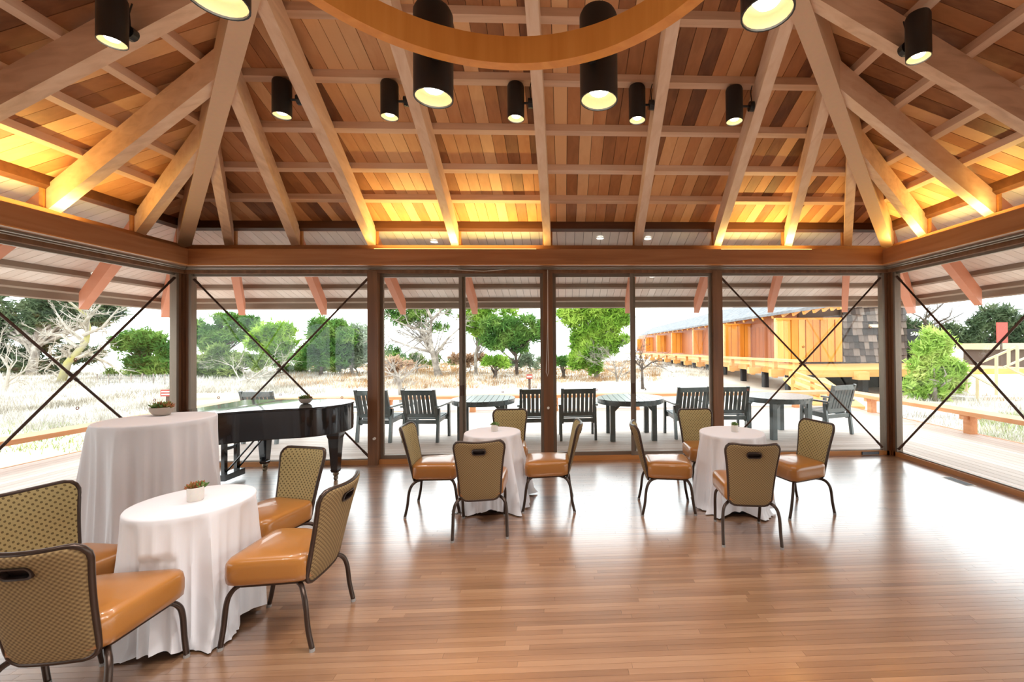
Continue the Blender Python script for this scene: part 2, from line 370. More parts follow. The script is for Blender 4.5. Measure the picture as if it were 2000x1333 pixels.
# soffit boards
def sboard(k, s0, s1, mb=None):
    g = 0.003; a, b = s0 + g, s1 - g; z0 = RD + PD
    st = lambda s: min(-0.03, HW - abs(s))
    pts = [(a, -2.42), (b, -2.42), (b, st(b)), (a, st(a))]
    if max(pts[2][1], pts[3][1]) < -2.4: return
    pts = [(s, max(d, -2.42)) for s, d in pts]
    m_ = mb or MB(); m_.hexa([T(k, s, d, zr(d) + z0) for s, d in pts], [T(k, s, d, zr(d) + z0 + 0.02) for s, d in pts])
    if mb is None: m_.build('soffit_board', M['soffY'] if k % 2 == 0 else M['soffX'], soffit)
sf = MB()
ns = 112; sw = 2 * (HW + 2.42) / ns
for k in range(4):
    for i in range(ns):
        s0 = -(HW + 2.42) + i * sw
        if k == 0 or (k == 1 and s0 > 2.2) or (k == 3 and s0 < -2.2): sboard(k, s0, s0 + sw)
        else: sboard(k, s0, s0 + sw, sf)
sf.build('soffit_board_field', M['soffX'], soffit, kind='stuff')
# ------------------------------------------------------------------ walls
WALLN = ['wall_back', 'wall_left', 'wall_front', 'wall_right']
def tbox(mb, k, s0, s1, d0, d1, z0, z1):
    return mb.hexa([T(k, s0, d0, z0), T(k, s1, d0, z0), T(k, s1, d1, z0), T(k, s0, d1, z0)], [T(k, s0, d0, z1), T(k, s1, d0, z1), T(k, s1, d1, z1), T(k, s0, d1, z1)])
def mitre(mb, k, d0, d1, z0, z1):
    a, b = HW - d0, HW - d1
    return mb.hexa([T(k, -a, d0, z0), T(k, a, d0, z0), T(k, b, d1, z0), T(k, -b, d1, z0)], [T(k, -a, d0, z1), T(k, a, d0, z1), T(k, b, d1, z1), T(k, -b, d1, z1)])
ZB = 2.70                                   # top of the glazing
walls = []
for k in range(4):
    wl = struct(empty(WALLN[k]), 'glazed timber wall under the roof beam'); walls.append(wl)
    bmx = M['beam'] if k % 2 == 0 else M['beamY']; sl = M['sillw'] if k % 2 == 0 else M['sillwY']
    mitre(MB(), k, 0.0, 0.37, 2.744, 2.953).build('ring_beam', bmx, wl)
    mb = MB(); mitre(mb, k, 0.36, 0.378, 2.738, 2.75); mb.build('beam_edge_highlight', M['sillw'] if k % 2 == 0 else M['sillwY'], wl)  # paler strip stands in for the highlight on the beam's lower edge
    mb = MB(); mitre(mb, k, 0.09, 0.13, 2.725, 2.744); mitre(mb, k, 0.2, 0.24, 2.725, 2.744); mb.build('curtain_track', M['alu'], wl)
    mitre(MB(), k, -0.12, 0.02, 2.69, 2.76).build('head_rail', M['post'], wl)
    mitre(MB(), k, -0.10, 0.03, 2.95, 3.085).build('clerestory_sill', bmx, wl)
    # clerestory panes between rafters
    ss = sorted([a for a, _ in TANS] + [-a for a, _ in TANS if a] + [HW + 0.02, -HW - 0.02])
    for a, b in zip(ss[:-1], ss[1:]):
        mb = MB(); tbox(mb, k, a + 0.055, b - 0.055, -0.05, -0.045, 3.085, 3.31); mb.build('clerestory_pane', M['glass'], wl)
        if b - a > 0.3:
            mb = MB()
            for e0, e1 in ((a + 0.05, a + 0.07), (b - 0.07, b - 0.05)): tbox(mb, k, e0, e1, -0.06, -0.02, 3.085, 3.31)
            tbox(mb, k, a + 0.05, b - 0.05, -0.06, -0.02, 3.30, 3.32); mb.build('clerestory_frame', M['sillw'] if k % 2 == 0 else M['sillwY'], wl)
    # posts
    for s in (-2.455, 0.0, 2.455):
        mb = MB(); tbox(mb, k, s - 0.068, s + 0.068, -0.13, 0.03, 0.0, 2.72); mb.build('post', M['post'], wl)
    # corner post belonging to the s=+HW corner: post pair + core
    for q, (a, b, d0, d1) in enumerate(((HW - 0.05, HW + 0.03, -0.06, 0.04), (HW - 0.01, HW + 0.12, -0.14, -0.02), (HW + 0.02, HW + 0.14, -0.22, -0.08))):
        pass
    mb = MB(); tbox(mb, k, HW + 0.0, HW + 0.14, -0.14, 0.0, 0.0, 2.74); mb.build('corner_post', M['post'], wl)
    mb = MB(); tbox(mb, k, HW - 0.05, HW - 0.012, -0.10, -0.02, 0.0, 2.72); tbox(mb, k, HW + 0.02, HW + 0.10, 0.012, 0.05, 0.0, 2.72); mb.build('corner_stile', M['post'], wl)
    mb = MB(); tbox(mb, k, HW - 0.085, HW - 0.05, -0.11, -0.02, 0.06, 2.70); tbox(mb, k, HW + 0.02, HW + 0.11, 0.05, 0.085, 0.06, 2.70); mb.build('corner_frame', M['alu'], wl)
    # floor sill
    mitre(MB(), k, -0.15, -0.02, 0.0, 0.062).build('floor_sill', sl, wl)
# windows and doors: bays between posts
wn = 0; dn = 0; PANES = {}
def bay(k, a, b, kind):
    global wn, dn
    if kind == 'fixed':
        wn += 1; o = struct(empty('window_%d' % wn), 'fixed floor to ceiling glass pane with crossed brace rods')
        mb = MB(); tbox(mb, k, a, b, -0.075, -0.069, 0.06, ZB); PANES[(k, round(a, 1))] = mb.build('pane', M['glass'], o)
        mb = MB(); tbox(mb, k, a, b, -0.09, -0.05, 2.66, 2.70); tbox(mb, k, a, b, -0.09, -0.05, 0.062, 0.075); mb.build('window_frame', M['alu'], o)
        for z0, z1 in ((0.11, 2.62), (2.62, 0.11)):
            dd = -0.03 if z0 < 1 else -0.042
            p, q = Vector(T(k, a + 0.02, dd, z0)), Vector(T(k, b - 0.02, dd, z1)); r = MB().tube([p, q], 0.0135, 8).build('brace_rod', M['rod'], o, smooth=True)
            mid = p.lerp(q, 0.5)
            mb = MB(); dr = (q - p).normalized(); mb.tube([mid - dr * 0.07, mid + dr * 0.07], 0.018, 8)
            mb.tube([p, p + dr * 0.12], 0.018, 8); mb.tube([q, q - dr * 0.12], 0.018, 8); mb.build('turnbuckle', M['rod'], r)
    else:
        mid = (a + b) / 2
        for j, (e, f) in enumerate(((a, mid + 0.04), (mid - 0.04, b))):
            dn += 1; o = struct(empty('door_%d' % dn), 'sliding glass door leaf in bronze frame'); dd = -0.085 + 0.04 * j
            mb = MB(); tbox(mb, k, e + 0.04, f - 0.04, dd - 0.003, dd + 0.003, 0.1, 2.66); PANES[(k, round(e, 1))] = mb.build('pane', M['glass'], o)
            mb = MB()
            for s0, s1, z0, z1 in ((e, e + 0.045, 0.05, ZB), (f - 0.045, f, 0.05, ZB), (e + 0.045, f - 0.045, 0.05, 0.115), (e + 0.045, f - 0.045, 2.645, ZB)): tbox(mb, k, s0, s1, dd - 0.02, dd + 0.02, z0, z1)
            mb.build('door_frame', M['alu'], o)
            mb = MB(); hs = f - 0.03 if j == 0 else e + 0.03; tbox(mb, k, hs - 0.01, hs + 0.01, dd + 0.02, dd + 0.05, 0.95, 1.1); mb.build('door_handle', M['rod'], o)
for k in (0, 1, 3):
    bay(k, -HW + 0.085, -2.455 - 0.068, 'fixed'); bay(k, 2.455 + 0.068, HW - 0.085, 'fixed')
    bay(k, -2.455 + 0.068, -0.068, 'door'); bay(k, 0.068, 2.455 - 0.068, 'door')
mb = MB(); tbox(mb, 2, -HW - 0.1, HW + 0.1, -0.14, -0.06, 0.0, 2.74); mb.build('added_wall_panel', M['plaster'], walls[2])  # unseen panel added behind the camera: stops glass reflections, bounces light
# small knobs, cords on the posts
for x, v in ((732, 857), (1071, 797)):
    p = ony(x, v, -0.03); MB().tube([p, p + Vector((0, -0.03, 0))], 0.018, 10).build('post_knob', M['white'], walls[0])
p0 = Vector((0.0, -0.07, 2.74)); cord = []
pts = [(0.0, -0.06, 2.74), (-0.004, -0.06, 2.0), (-0.02, -0.06, 1.45), (-0.03, -0.06, 1.28), (-0.012, -0.06, 1.22), (0.006, -0.06, 1.3), (0.0, -0.058, 1.6), (0.004, -0.058, 2.74)]
tag(MB().tube(pts, 0.0035, 6).build('pull_cord', M['white'], None, True), 'white looped drapery pull cord hanging on the middle post', 'cord')
pts = [ony(830, 521, -0.1), ony(880, 527, -0.1), ony(945, 530, -0.1), ony(1000, 526, -0.1), ony(1045, 519, -0.1)]
tag(MB().tube(pts, 0.004, 6).build('loose_wire', M['white'], None, True), 'thin pale wire sagging under the back beam', 'wire')
# window stickers: little rings on the glass
def stick(p, n, par, r=0.018):
    n = Vector(n); up = Vector((0, 0, 1)); rt = n.cross(up).normalized()
    L0 = [[p + rt * math.cos(a) * q + up * math.sin(a) * q + n * h for a in [2 * math.pi * i / 16 for i in range(16)]] for q, h in ((r, 0), (r, 0.002), (r * 0.55, 0.002), (r * 0.55, 0))]
    o = MB().loops(L0 + [L0[0]], False, False).build('sticker', M['ring'], par)
def paneof(k, s): 
    best = None
    for (kk, a), o in PANES.items():
        if kk == k and a <= s + 0.05 and (best is None or a > best[0]): best = (a, o)
    return best[1]
for x, v in ((427, 777), (548, 772), (668, 777), (982, 766), (1165, 762), (1461, 762), (1569, 678), (1700, 640)):
    p = ony(x, v, 0.062); stick(p, (0, -1, 0), paneof(0, p.x).parent)
for x, v in ((147, 703), (151, 798), (302, 782)):
    p = onx(x, v, -HW - 0.062); stick(p, (1, 0, 0), paneof(1, p.y - CY).parent)
# ------------------------------------------------------------------ cove lights on the beam ledge
def cove(k, s, ln, lab):
    o = tag(empty('cove_light', T(k, s, 0.2, 2.953)), lab, 'light', 'cove lights on the beam ledge')
    a, b = Vector(T(k, s - ln / 2, 0.2, 2.985)), Vector(T(k, s + ln / 2, 0.2, 2.985)); ob = Vector(o.location)
    MB().tube([a - ob, b - ob], 0.012, 8).build('tube', M['cove'], o); MB().bar(a - ob - Vector((0, 0, 0.021)), b - ob - Vector((0, 0, 0.021)), 0.05, 0.022).build('tray', M['white'], o)
    li = bpy.data.lights.new('cove_glow', 'AREA'); li.shape = 'RECTANGLE'; li.size = ln; li.size_y = 0.04; li.energy = COVE_W * ln; li.color = (1.0, 0.72, 0.22)
    lo = bpy.data.objects.new('cove_glow', li); COL.objects.link(lo); lo.parent = o
    rot = Matrix.Rotation(math.pi, 4, 'X') @ Matrix.Identity(4); lo.matrix_local = Matrix.Translation((0, 0, 0.05)) @ Matrix.Rotation(k * math.pi / 2, 4, 'Z') @ rot
cove(0, -1.25, 2.2, 'yellow cove light tube on the back beam left of the middle rafter')
cove(0, 3.1, 1.3, 'yellow cove light tube on the back beam over the right braced bay')
cove(3, -3.9, 1.6, 'yellow cove light tube on the right beam near the corner')
cove(1, 3.0, 1.4, 'yellow cove light tube on the left beam')
# soffit downlights
for i, (x, v) in enumerate(((183, 535), (890, 540), (1274, 540), (1929, 533), (848, 472), (1172, 465), (1265, 466))):
    d = ray(x, v)
    if x < 300: t = ((ZR + RD + PD + TP * (-HW)) - 0.002 - CAM.z - TP * (CAM.x)) ; k = 1
    # plane per side: z = ZR+RD+PD + TP*d
    z0 = ZR + RD + PD - 0.004
    if x < 300: tt = (z0 + TP * (HW + CAM.x) - CAM.z) / (d.z - TP * d.x)
    elif x > 1800: tt = (z0 + TP * (HW - CAM.x) - CAM.z) / (d.z + TP * d.x)
    else: tt = (z0 - TP * CAM.y - CAM.z) / (d.z + TP * d.y)
    p = CAM + d * tt
    o = tag(empty('downlight', p), 'small round downlight in the pale soffit ' + ('outside the left window', 'above the first patio table', 'above the second patio table', 'outside the right window', 'seen through the clerestory', 'seen through the clerestory', 'seen through the clerestory')[i], 'light', 'downlights in the soffit')
    MB().lathe([(0.05, -0.012), (0.05, 0.004)], 14).build('lens', M['dl'], o); MB().lathe([(0.062, -0.006), (0.062, 0.004), (0.05, 0.004), (0.05, -0.006)], 14, cap0=False, cap1=False).build('rim', M['white'], o)
# ------------------------------------------------------------------ spotlights
def spot(parent, loc, watt, size=100):
    li = bpy.data.lights.new('spot_beam', 'SPOT'); li.energy = watt; li.spot_size = math.radians(size); li.spot_blend = 0.7; li.color = LAMP_C; li.shadow_soft_size = 0.06
    lo = bpy.data.objects.new('spot_beam', li); COL.objects.link(lo); lo.parent = parent; lo.location = loc; return lo
def cyl_lamp(parent, c, ln, r, deep=0.06):
    """housing open at the bottom; c = mouth centre"""
    h = MB().lathe([(0.002, ln), (r * 0.9, ln), (r, ln - 0.02), (r, 0.0), (r * 0.93, 0.0), (r * 0.93, 0.012)], 24, c, cap0=True, cap1=False).build('housing', M['black'], parent); sm(h, 50)
    rf = MB().lathe([(r * 0.93, 0.008), (r * 0.9, deep), (r * 0.62, deep + 0.012)], 24, c, False, False).build('reflector', M['refl'], h, True)
    MB().lathe([(r * 0.62, deep + 0.014), (r * 0.45, deep - 0.008), (0.002, deep - 0.02)], 20, c, False, True).build('bulb', M['bulb'], h, True)
    return h
def spotlight(loc, mount, lab, grp):
    o = tag(empty('spotlight', loc), lab, 'spotlight', grp)
    cyl_lamp(o, (0, 0, 0), 0.32, 0.078, 0.03)
    mv = Vector(mount) - Vector(loc); dr = Vector((mv.x, mv.y, 0)).normalized()
    MB().tube([dr * 0.07 + Vector((0, 0, 0.15)), Vector((mv.x, mv.y, 0.15)) + Vector((0, 0, 0))], 0.011, 8).build('arm', M['black'], o)
    e = Vector((mv.x, mv.y, 0.15)); MB().tube([e - dr * 0.045, e], 0.045, 14).build('canopy', M['black'], o)
    MB().tube([e - dr * 0.02 + Vector((0, 0, 0.03)), e - dr * 0.03 + Vector((0, 0, 0.14)), e - dr * 0.01 + Vector((0, 0, 0.22))], 0.005, 6).build('wire', M['black'], o)
    spot(o, (0, 0, -0.02), LAMP_W); return o
def on_raft(k, s0, tn, d, off, z, lab, grp):
    sg = 1 if s0 >= 0 else -1; s = s0 - sg * tn * d
    return spotlight(T(k, s + off, d, z), T(k, s + (0.05 if off > 0 else -0.05), d, z), lab, grp)
for s0, tn, off, wh in ((-2.465, 0.174, -0.235, 'above the post beside the piano'), (-1.306, 0.08, -0.23, 'above the left door mullion'), (0.0, 0.0, -0.21, 'above the middle post'), (1.306, 0.08, -0.21, 'above the right door mullion'), (2.465, 0.174, -0.24, 'above the post beside the right braced bay')):
    on_raft(0, s0, tn, 2.15, off, 3.76, 'black cylinder spotlight on the rafter ' + wh, 'spotlights along the back roof slope')
for k, lab in ((1, 'left'), (3, 'right')):
    for s0, tn in ((2.465, 0.174), (0.0, 0.0), (-2.465, 0.174)):
        wh = 'nearest the window wall' if (s0 > 0) == (k == 1) and s0 else ('in the middle of the slope' if s0 == 0 else 'farthest from the window wall')
        on_raft(k, s0, tn, 2.23, 0.19 if (k == 3 and s0 <= 0) else -0.19, 3.71, 'black cylinder spotlight on the %s roof slope, ' % lab + wh, 'spotlights on the %s roof slope' % lab)
for s0, tn, wh in ((-2.465, 0.174, 'beside the left slope'), (0, 0, 'in the middle'), (2.465, 0.174, 'beside the right slope')):
    on_raft(2, s0, tn, 2.15, -0.2, 3.76, 'black cylinder spotlight on the front roof slope ' + wh, 'spotlights along the front roof slope')
# ------------------------------------------------------------------ chandelier
ch = tag(empty('chandelier', (0, CY, 2.9)), 'laminated wood hoop chandelier ringed by large black cylinder lamps', 'chandelier')
def ringprof(rs, n=96): return [[(r * math.cos(2 * math.pi * i / n), r * math.sin(2 * math.pi * i / n), z) for i in range(n)] for r, z in rs]
L0 = ringprof([(0.85, 0.0), (0.85, 0.12), (0.80, 0.12), (0.80, 0.0)]); hoop = MB().loops(L0 + [L0[0]], False, False).build('hoop', M['hoop'], ch); sm(hoop)
for i in range(8):
    a = math.radians(22.5 + 45 * i); c = (1.02 * math.sin(a), 1.02 * math.cos(a), -0.08)
    h = cyl_lamp(ch, c, 0.42, 0.09, 0.048); h.name = 'lamp_housing'
    MB().bar((0.84 * math.sin(a), 0.84 * math.cos(a), 0.06), (0.94 * math.sin(a), 0.94 * math.cos(a), 0.06), 0.03, 0.03).build('lamp_bracket', M['black'], ch)
    spot(ch, (c[0], c[1], c[2] - 0.02), LAMP_W * 1.25, 110)
for i in range(4):
    a = math.radians(45 + 90 * i); MB().tube([(0.825 * math.sin(a), 0.825 * math.cos(a), 0.1), (0.12 * math.sin(a), 0.12 * math.cos(a), 1.95)], 0.008, 6).build('hanger_rod', M['black'], ch)
# ------------------------------------------------------------------ deck
deck = struct(MB().box(-7.8, 7.8, -10, 5.2, -0.3, -0.085).build('deck', M['slab']), 'weathered pale plank deck around the room')
DB = 0.142; DZ = -0.05
def hexpoly(mb, pts, z0, z1): mb.hexa([(x, y, z0) for x, y in pts], [(x, y, z1) for x, y in pts])
y = 0.16; 
while y < 5.28:
    e = min(y, 2.85) if True else y
    xl = HW + e; g = 0.004
    if y < 2.8: pts = [(-xl, y + g), (xl, y + g), (xl + DB, y + DB - g), (-xl - DB, y + DB - g)]
    else: pts = [(-7.85, y + g), (7.85, y + g), (7.85, y + DB - g), (-7.85, y + DB - g)]
    mb = MB(); hexpoly(mb, pts, DZ - 0.035, DZ); mb.build('deck_board', M['deckX'], deck); y += DB
for sg in (-1, 1):
    x = HW + 0.16
    while x < 7.83:
        g = 0.004; y1 = x - HW; pts = [(sg * (x + g), -10), (sg * (x + DB - g), -10), (sg * (x + DB - g), y1 + DB), (sg * (x + g), y1)]
        if sg < 0: pts = pts[::-1]
        mb = MB(); hexpoly(mb, pts, DZ - 0.035, DZ); mb.build('deck_board', M['deckY'], deck); x += DB
mb = MB(); mb.box(-7.9, 7.9, 5.28, 5.34, -0.28, DZ + 0.005); mb.build('deck_fascia', M['benchX'], deck)
for sg in (-1, 1): mb = MB(); mb.box(min(sg * 7.84, sg * 7.9), max(sg * 7.84, sg * 7.9), -10, 5.3, -0.28, DZ + 0.005); mb.build('deck_fascia', M['benchY'], deck)
def bench(a, b, wide, mt, lab, nposts):
    a = Vector(a); b = Vector(b); o = tag(empty('bench_rail', ((a + b) / 2).to_tuple()), lab, 'bench'); c = Vector(o.location); d = (b - a).normalized(); n = Vector((-d.y, d.x, 0))
    z = 0.345; MB().bar(a - c + Vector((0, 0, z - c.z)), b - c + Vector((0, 0, z - c.z)), wide, 0.075).build('seat_plank', mt, o)
    for i in range(nposts):
        p = a.lerp(b, (i + 0.5) / nposts) - c; p.z = 0
        MB().box(p.x - 0.07, p.x + 0.07, p.y - 0.07, p.y + 0.07, -0.05 - c.z, 0.3 - c.z).build('post', mt, o)
        MB().bar(p + Vector((0, 0, 0.26 - c.z)) - n * 0.17, p + Vector((0, 0, 0.26 - c.z)) + n * 0.17, 0.09, 0.075).build('bracket', mt, o)
bench((-7.5, 5.1, -0.05), (7.5, 5.1, -0.05), 0.42, M['benchX'], 'long low wooden bench rail along the far edge of the deck', 7)
bench((-7.78, 5.35, -0.05), (-7.78, -7.0, -0.05), 0.42, M['benchY'], 'long low wooden bench rail on the left deck edge by the sand', 5)
bench((7.78, 5.35, -0.05), (7.78, -7.3, -0.05), 0.42, M['benchY'], 'long low wooden bench rail on the right deck edge by the pine', 5)
# ------------------------------------------------------------------ banquet chairs
def rrect(w0, w1, h, r, n=6):
    """rounded trapezoid outline, bottom width w0 at t=0, top width w1 at t=h; list of (x,t)"""
    cs = [(w0 / 2, 0, -90), (w1 / 2, h, 0), (-w1 / 2, h, 90), (-w0 / 2, 0, 180)]; out = []
    for x, t, a0 in cs:
        cx = x - math.copysign(r, x); ct = t + (r if t == 0 else -r)
        for i in range(n + 1):
            a = math.radians(a0 + 90 * i / n); out.append((cx + r * math.cos(a), ct + r * math.sin(a)))
    return out
def resample(P, N):
    P = P + [P[0]]; L = [0]
    for a, b in zip(P[:-1], P[1:]): L.append(L[-1] + math.hypot(b[0] - a[0], b[1] - a[1]))
    out = []; j = 0
    for i in range(N):
        q = L[-1] * i / N
        while L[j + 1] < q: j += 1
        f = (q - L[j]) / max(1e-9, L[j + 1] - L[j]); out.append((P[j][0] + (P[j + 1][0] - P[j][0]) * f, P[j][1] + (P[j + 1][1] - P[j][1]) * f))
    return out
def make_chair():
    o = empty('banquet_chair')
    # seat cushion
    out = resample(rrect(0.40, 0.46, 0.45, 0.06), 48); out = [(x, t - 0.225) for x, t in out]
    def lp(sc, z, dome=0): return [(x * sc, y * sc, z) for x, y in out]
    L = [lp(0.90, 0.352), lp(0.985, 0.366), lp(1.0, 0.40), lp(1.0, 0.45), lp(0.985, 0.474), lp(0.94, 0.49), lp(0.8, 0.500), lp(0.5, 0.506), lp(0.15, 0.508)]
    sm(MB().loops(L).build('seat', M['leather'], o), 60)
    L = [lp(0.80, 0.338), lp(0.86, 0.338), lp(0.86, 0.356), lp(0.80, 0.356)]; MB().loops(L).build('seat_pan', M['frame'], o)
    # backrest with grip hole
    N = 64; H = 0.50
    outer = resample(rrect(0.345, 0.425, H, 0.062), N)
    outer = [(x * (1 - 0.05 * math.sin(math.pi * min(1, max(0, t / H)))), t - (0.012 * (1 - (x / 0.21) ** 2) if t > H - 0.005 else 0)) for x, t in outer]
    hc = (0, H - 0.085)
    hole = resample(rrect(0.10, 0.10, 0.036, 0.0179), N); hole = [(x + hc[0], t + hc[1] - 0.018) for x, t in hole]
    # align start angle of hole with outer
    def ang(p): return math.atan2(p[1] - hc[1], p[0] - hc[0])
    hole = sorted(hole, key=lambda p: ang(p)); oi = sorted(outer, key=lambda p: math.atan2(p[1] - hc[1], p[0] - hc[0]))
    def S3(x, t, off):     # surface point; off along +y (front)
        f = t / H; yy = -0.205 - 0.125 * f - 0.03 * f * f; cur = 0.055 * (x / 0.21) ** 2 * (0.35 + 0.65 * f)
        return (x, yy + cur + off, 0.322 + 0.537 * f)
    def band(f): return [((1 - f) * a[0] + f * b[0], (1 - f) * a[1] + f * b[1]) for a, b in zip(oi, hole)]
    fs = [0.0, 0.06, 0.15, 0.35, 0.6, 0.85, 1.0]; th = [0.006, 0.014, 0.019, 0.022, 0.022, 0.018, 0.012]
    for sg, nm, mt in ((1, 'back_pad_front', M['fabF']), (-1, 'back_pad_rear', M['fabR'])):
        L = [[S3(x, t, sg * h) for x, t in band(f)] for f, h in zip(fs, th)]
        if sg > 0:           # the front pad is unbroken
            def band2(f): return [((1 - f) * a[0], (1 - f) * a[1] + f * H * 0.55) for a in oi]
            L = [[S3(x, t, h) for x, t in band2(f)] for f, h in zip((0.0, 0.06, 0.15, 0.35, 0.6, 0.85, 0.98), th[:5] + [0.022, 0.022])]
            sm(MB().loops(L, False, True).build(nm, mt, o), 70)
        else: sm(MB().loops(L[::-1], False, False).build(nm, mt, o), 70)
    MB().tube([S3(x, t, 0) for x, t in oi], 0.0125, 8, True).build('back_frame', M['frame'], o, True)
    g1 = [S3(x, t, 0.015) for x, t in hole]; g2 = [S3(x, t, -0.015) for x, t in hole]
    cx = [((x - hc[0]) * 1.16 + hc[0], (t - hc[1]) * 1.42 + hc[1]) for x, t in hole]
    L = [[S3(x, t, -0.014) for x, t in cx], [S3(x, t, -0.026) for x, t in cx], [S3(x, t, -0.024) for x, t in hole], [S3(x, t, 0.004) for x, t in hole]]
    sm(MB().loops(L, False, True).build('hand_grip', M['grip'], o), 50)
    def bez(P, n=5):
        out = []
        for i in range(len(P) - 1):
            p0, p1, p2, p3 = [Vector(P[max(0, min(len(P) - 1, j))]) for j in (i - 1, i, i + 1, i + 2)]
            for q in range(n):
                t = q / n; out.append(0.5 * ((2 * p1) + (p2 - p0) * t + (2 * p0 - 5 * p1 + 4 * p2 - p3) * t * t + (3 * p1 - p0 - 3 * p2 + p3) * t ** 3))
        out.append(Vector(P[-1])); return out
    for sx in (1, -1):
        fr = [(0.10 * sx, 0.10, 0.335), (0.165 * sx, 0.165, 0.333), (0.192 * sx, 0.195, 0.30), (0.200 * sx, 0.21, 0.24), (0.198 * sx, 0.225, 0.12), (0.195 * sx, 0.245, 0.012)]
        rr = [(0.10 * sx, -0.08, 0.335), (0.165 * sx, -0.165, 0.333), (0.205 * sx, -0.205, 0.305), (0.222 * sx, -0.228, 0.24), (0.226 * sx, -0.242, 0.12), (0.228 * sx, -0.265, 0.012)]
        for P in (fr, rr):
            l = MB().tube(bez(P), 0.0135, 8).build('leg', M['frame'], o, True); e = Vector(P[-1])
            MB().tube([e + Vector((0, 0, 0.006)), Vector((e.x, e.y, 0.0))], 0.0145, 8).build('glide', M['foot'], l)
    return o
ch0 = make_chair(); used = [False]; CHAIRS = []
def put_chair(x, y, fx, fy, lab, grp):
    o = ch0 if not used[0] else copy_tree(ch0); used[0] = True; n_ = math.hypot(fx, fy); CHAIRS.append((x, y, fx / n_, fy / n_))
    o.location = (x, y, 0.0); o.rotation_euler = (0, 0, math.atan2(fy, fx) - math.pi / 2); tag(o, lab, 'chair', grp); return o
G = 'banquet chairs'
base = 'olive and tan banquet chair '
put_chair(-2.53, -3.64, 0.97, -0.24, base + 'beside the near table, turned to the high table side', G)
put_chair(-1.985, -3.99, -0.10, 0.995, base + 'at the near table with its woven back to the room', G)
put_chair(-1.93, -2.93, -0.28, -0.96, base + 'between the near table and the piano', G)
put_chair(-1.43, -3.49, -1.0, 0.0, base + 'at the near table with its back to the open floor', G)
put_chair(-1.07, -1.68, 1.0, 0.05, base + 'on the piano side of the middle table', G)
put_chair(-0.536, -2.175, -0.11, 0.994, base + 'at the middle table showing its grip slot to the room', G)
put_chair(0.04, -1.66, -1.0, -0.03, base + 'at the middle table facing the piano', G)
put_chair(-0.44, -1.03, 0.06, -1.0, base + 'between the middle table and the sliding doors', G)
put_chair(1.25, -1.81, 0.995, -0.1, base + 'facing away from the middle table', G)
put_chair(1.77, -2.44, 0.155, 0.988, base + 'showing its grip slot at the far right table', G)
put_chair(2.50, -1.93, -0.96, -0.27, base + 'with its back to the right wall', G)
put_chair(1.83, -1.22, 0.03, -1.0, base + 'between the far right table and the sliding doors', G)
# ------------------------------------------------------------------ cloth-covered tables
def give_way(x, y, ca, sa, z, rr):
    """largest drape radius along (ca,sa) from table centre x,y that clears chair legs and seats at height z"""
    for cx_, cy_, fx, fy in CHAIRS:
        if math.hypot(cx_ - x, cy_ - y) > 1.1: continue
        def wp_(lx, ly_): return (cx_ + fy * lx + fx * ly_ - x, cy_ - fx * lx + fy * ly_ - y)
        obs = []
        if z < 0.36:
            yl = 0.245 - 0.035 * min(1, z / 0.24) - (0.05 if z > 0.30 else 0)
            obs += [(wp_(sx * 0.198, yl), 0.032) for sx in (-1, 1)]
        if 0.31 < z < 0.54: obs += [(wp_(q * 0.19, 0.195), 0.045) for q in (-1, -0.75, -0.5, -0.25, 0, 0.25, 0.5, 0.75, 1)]
        for (ox, oy), r_ in obs:
            al = ox * ca + oy * sa
            if al < 0.08: continue
            pd = abs(ox * sa - oy * ca)
            if pd < r_: rr = min(rr, al - math.sqrt(r_ * r_ - pd * pd) * 0.8 - 0.012)
            elif pd < r_ * 2.2: f_ = (pd - r_) / (r_ * 1.2); rr = min(rr, (al - 0.012) * (1 - f_) + max(rr, al) * f_)
    return rr
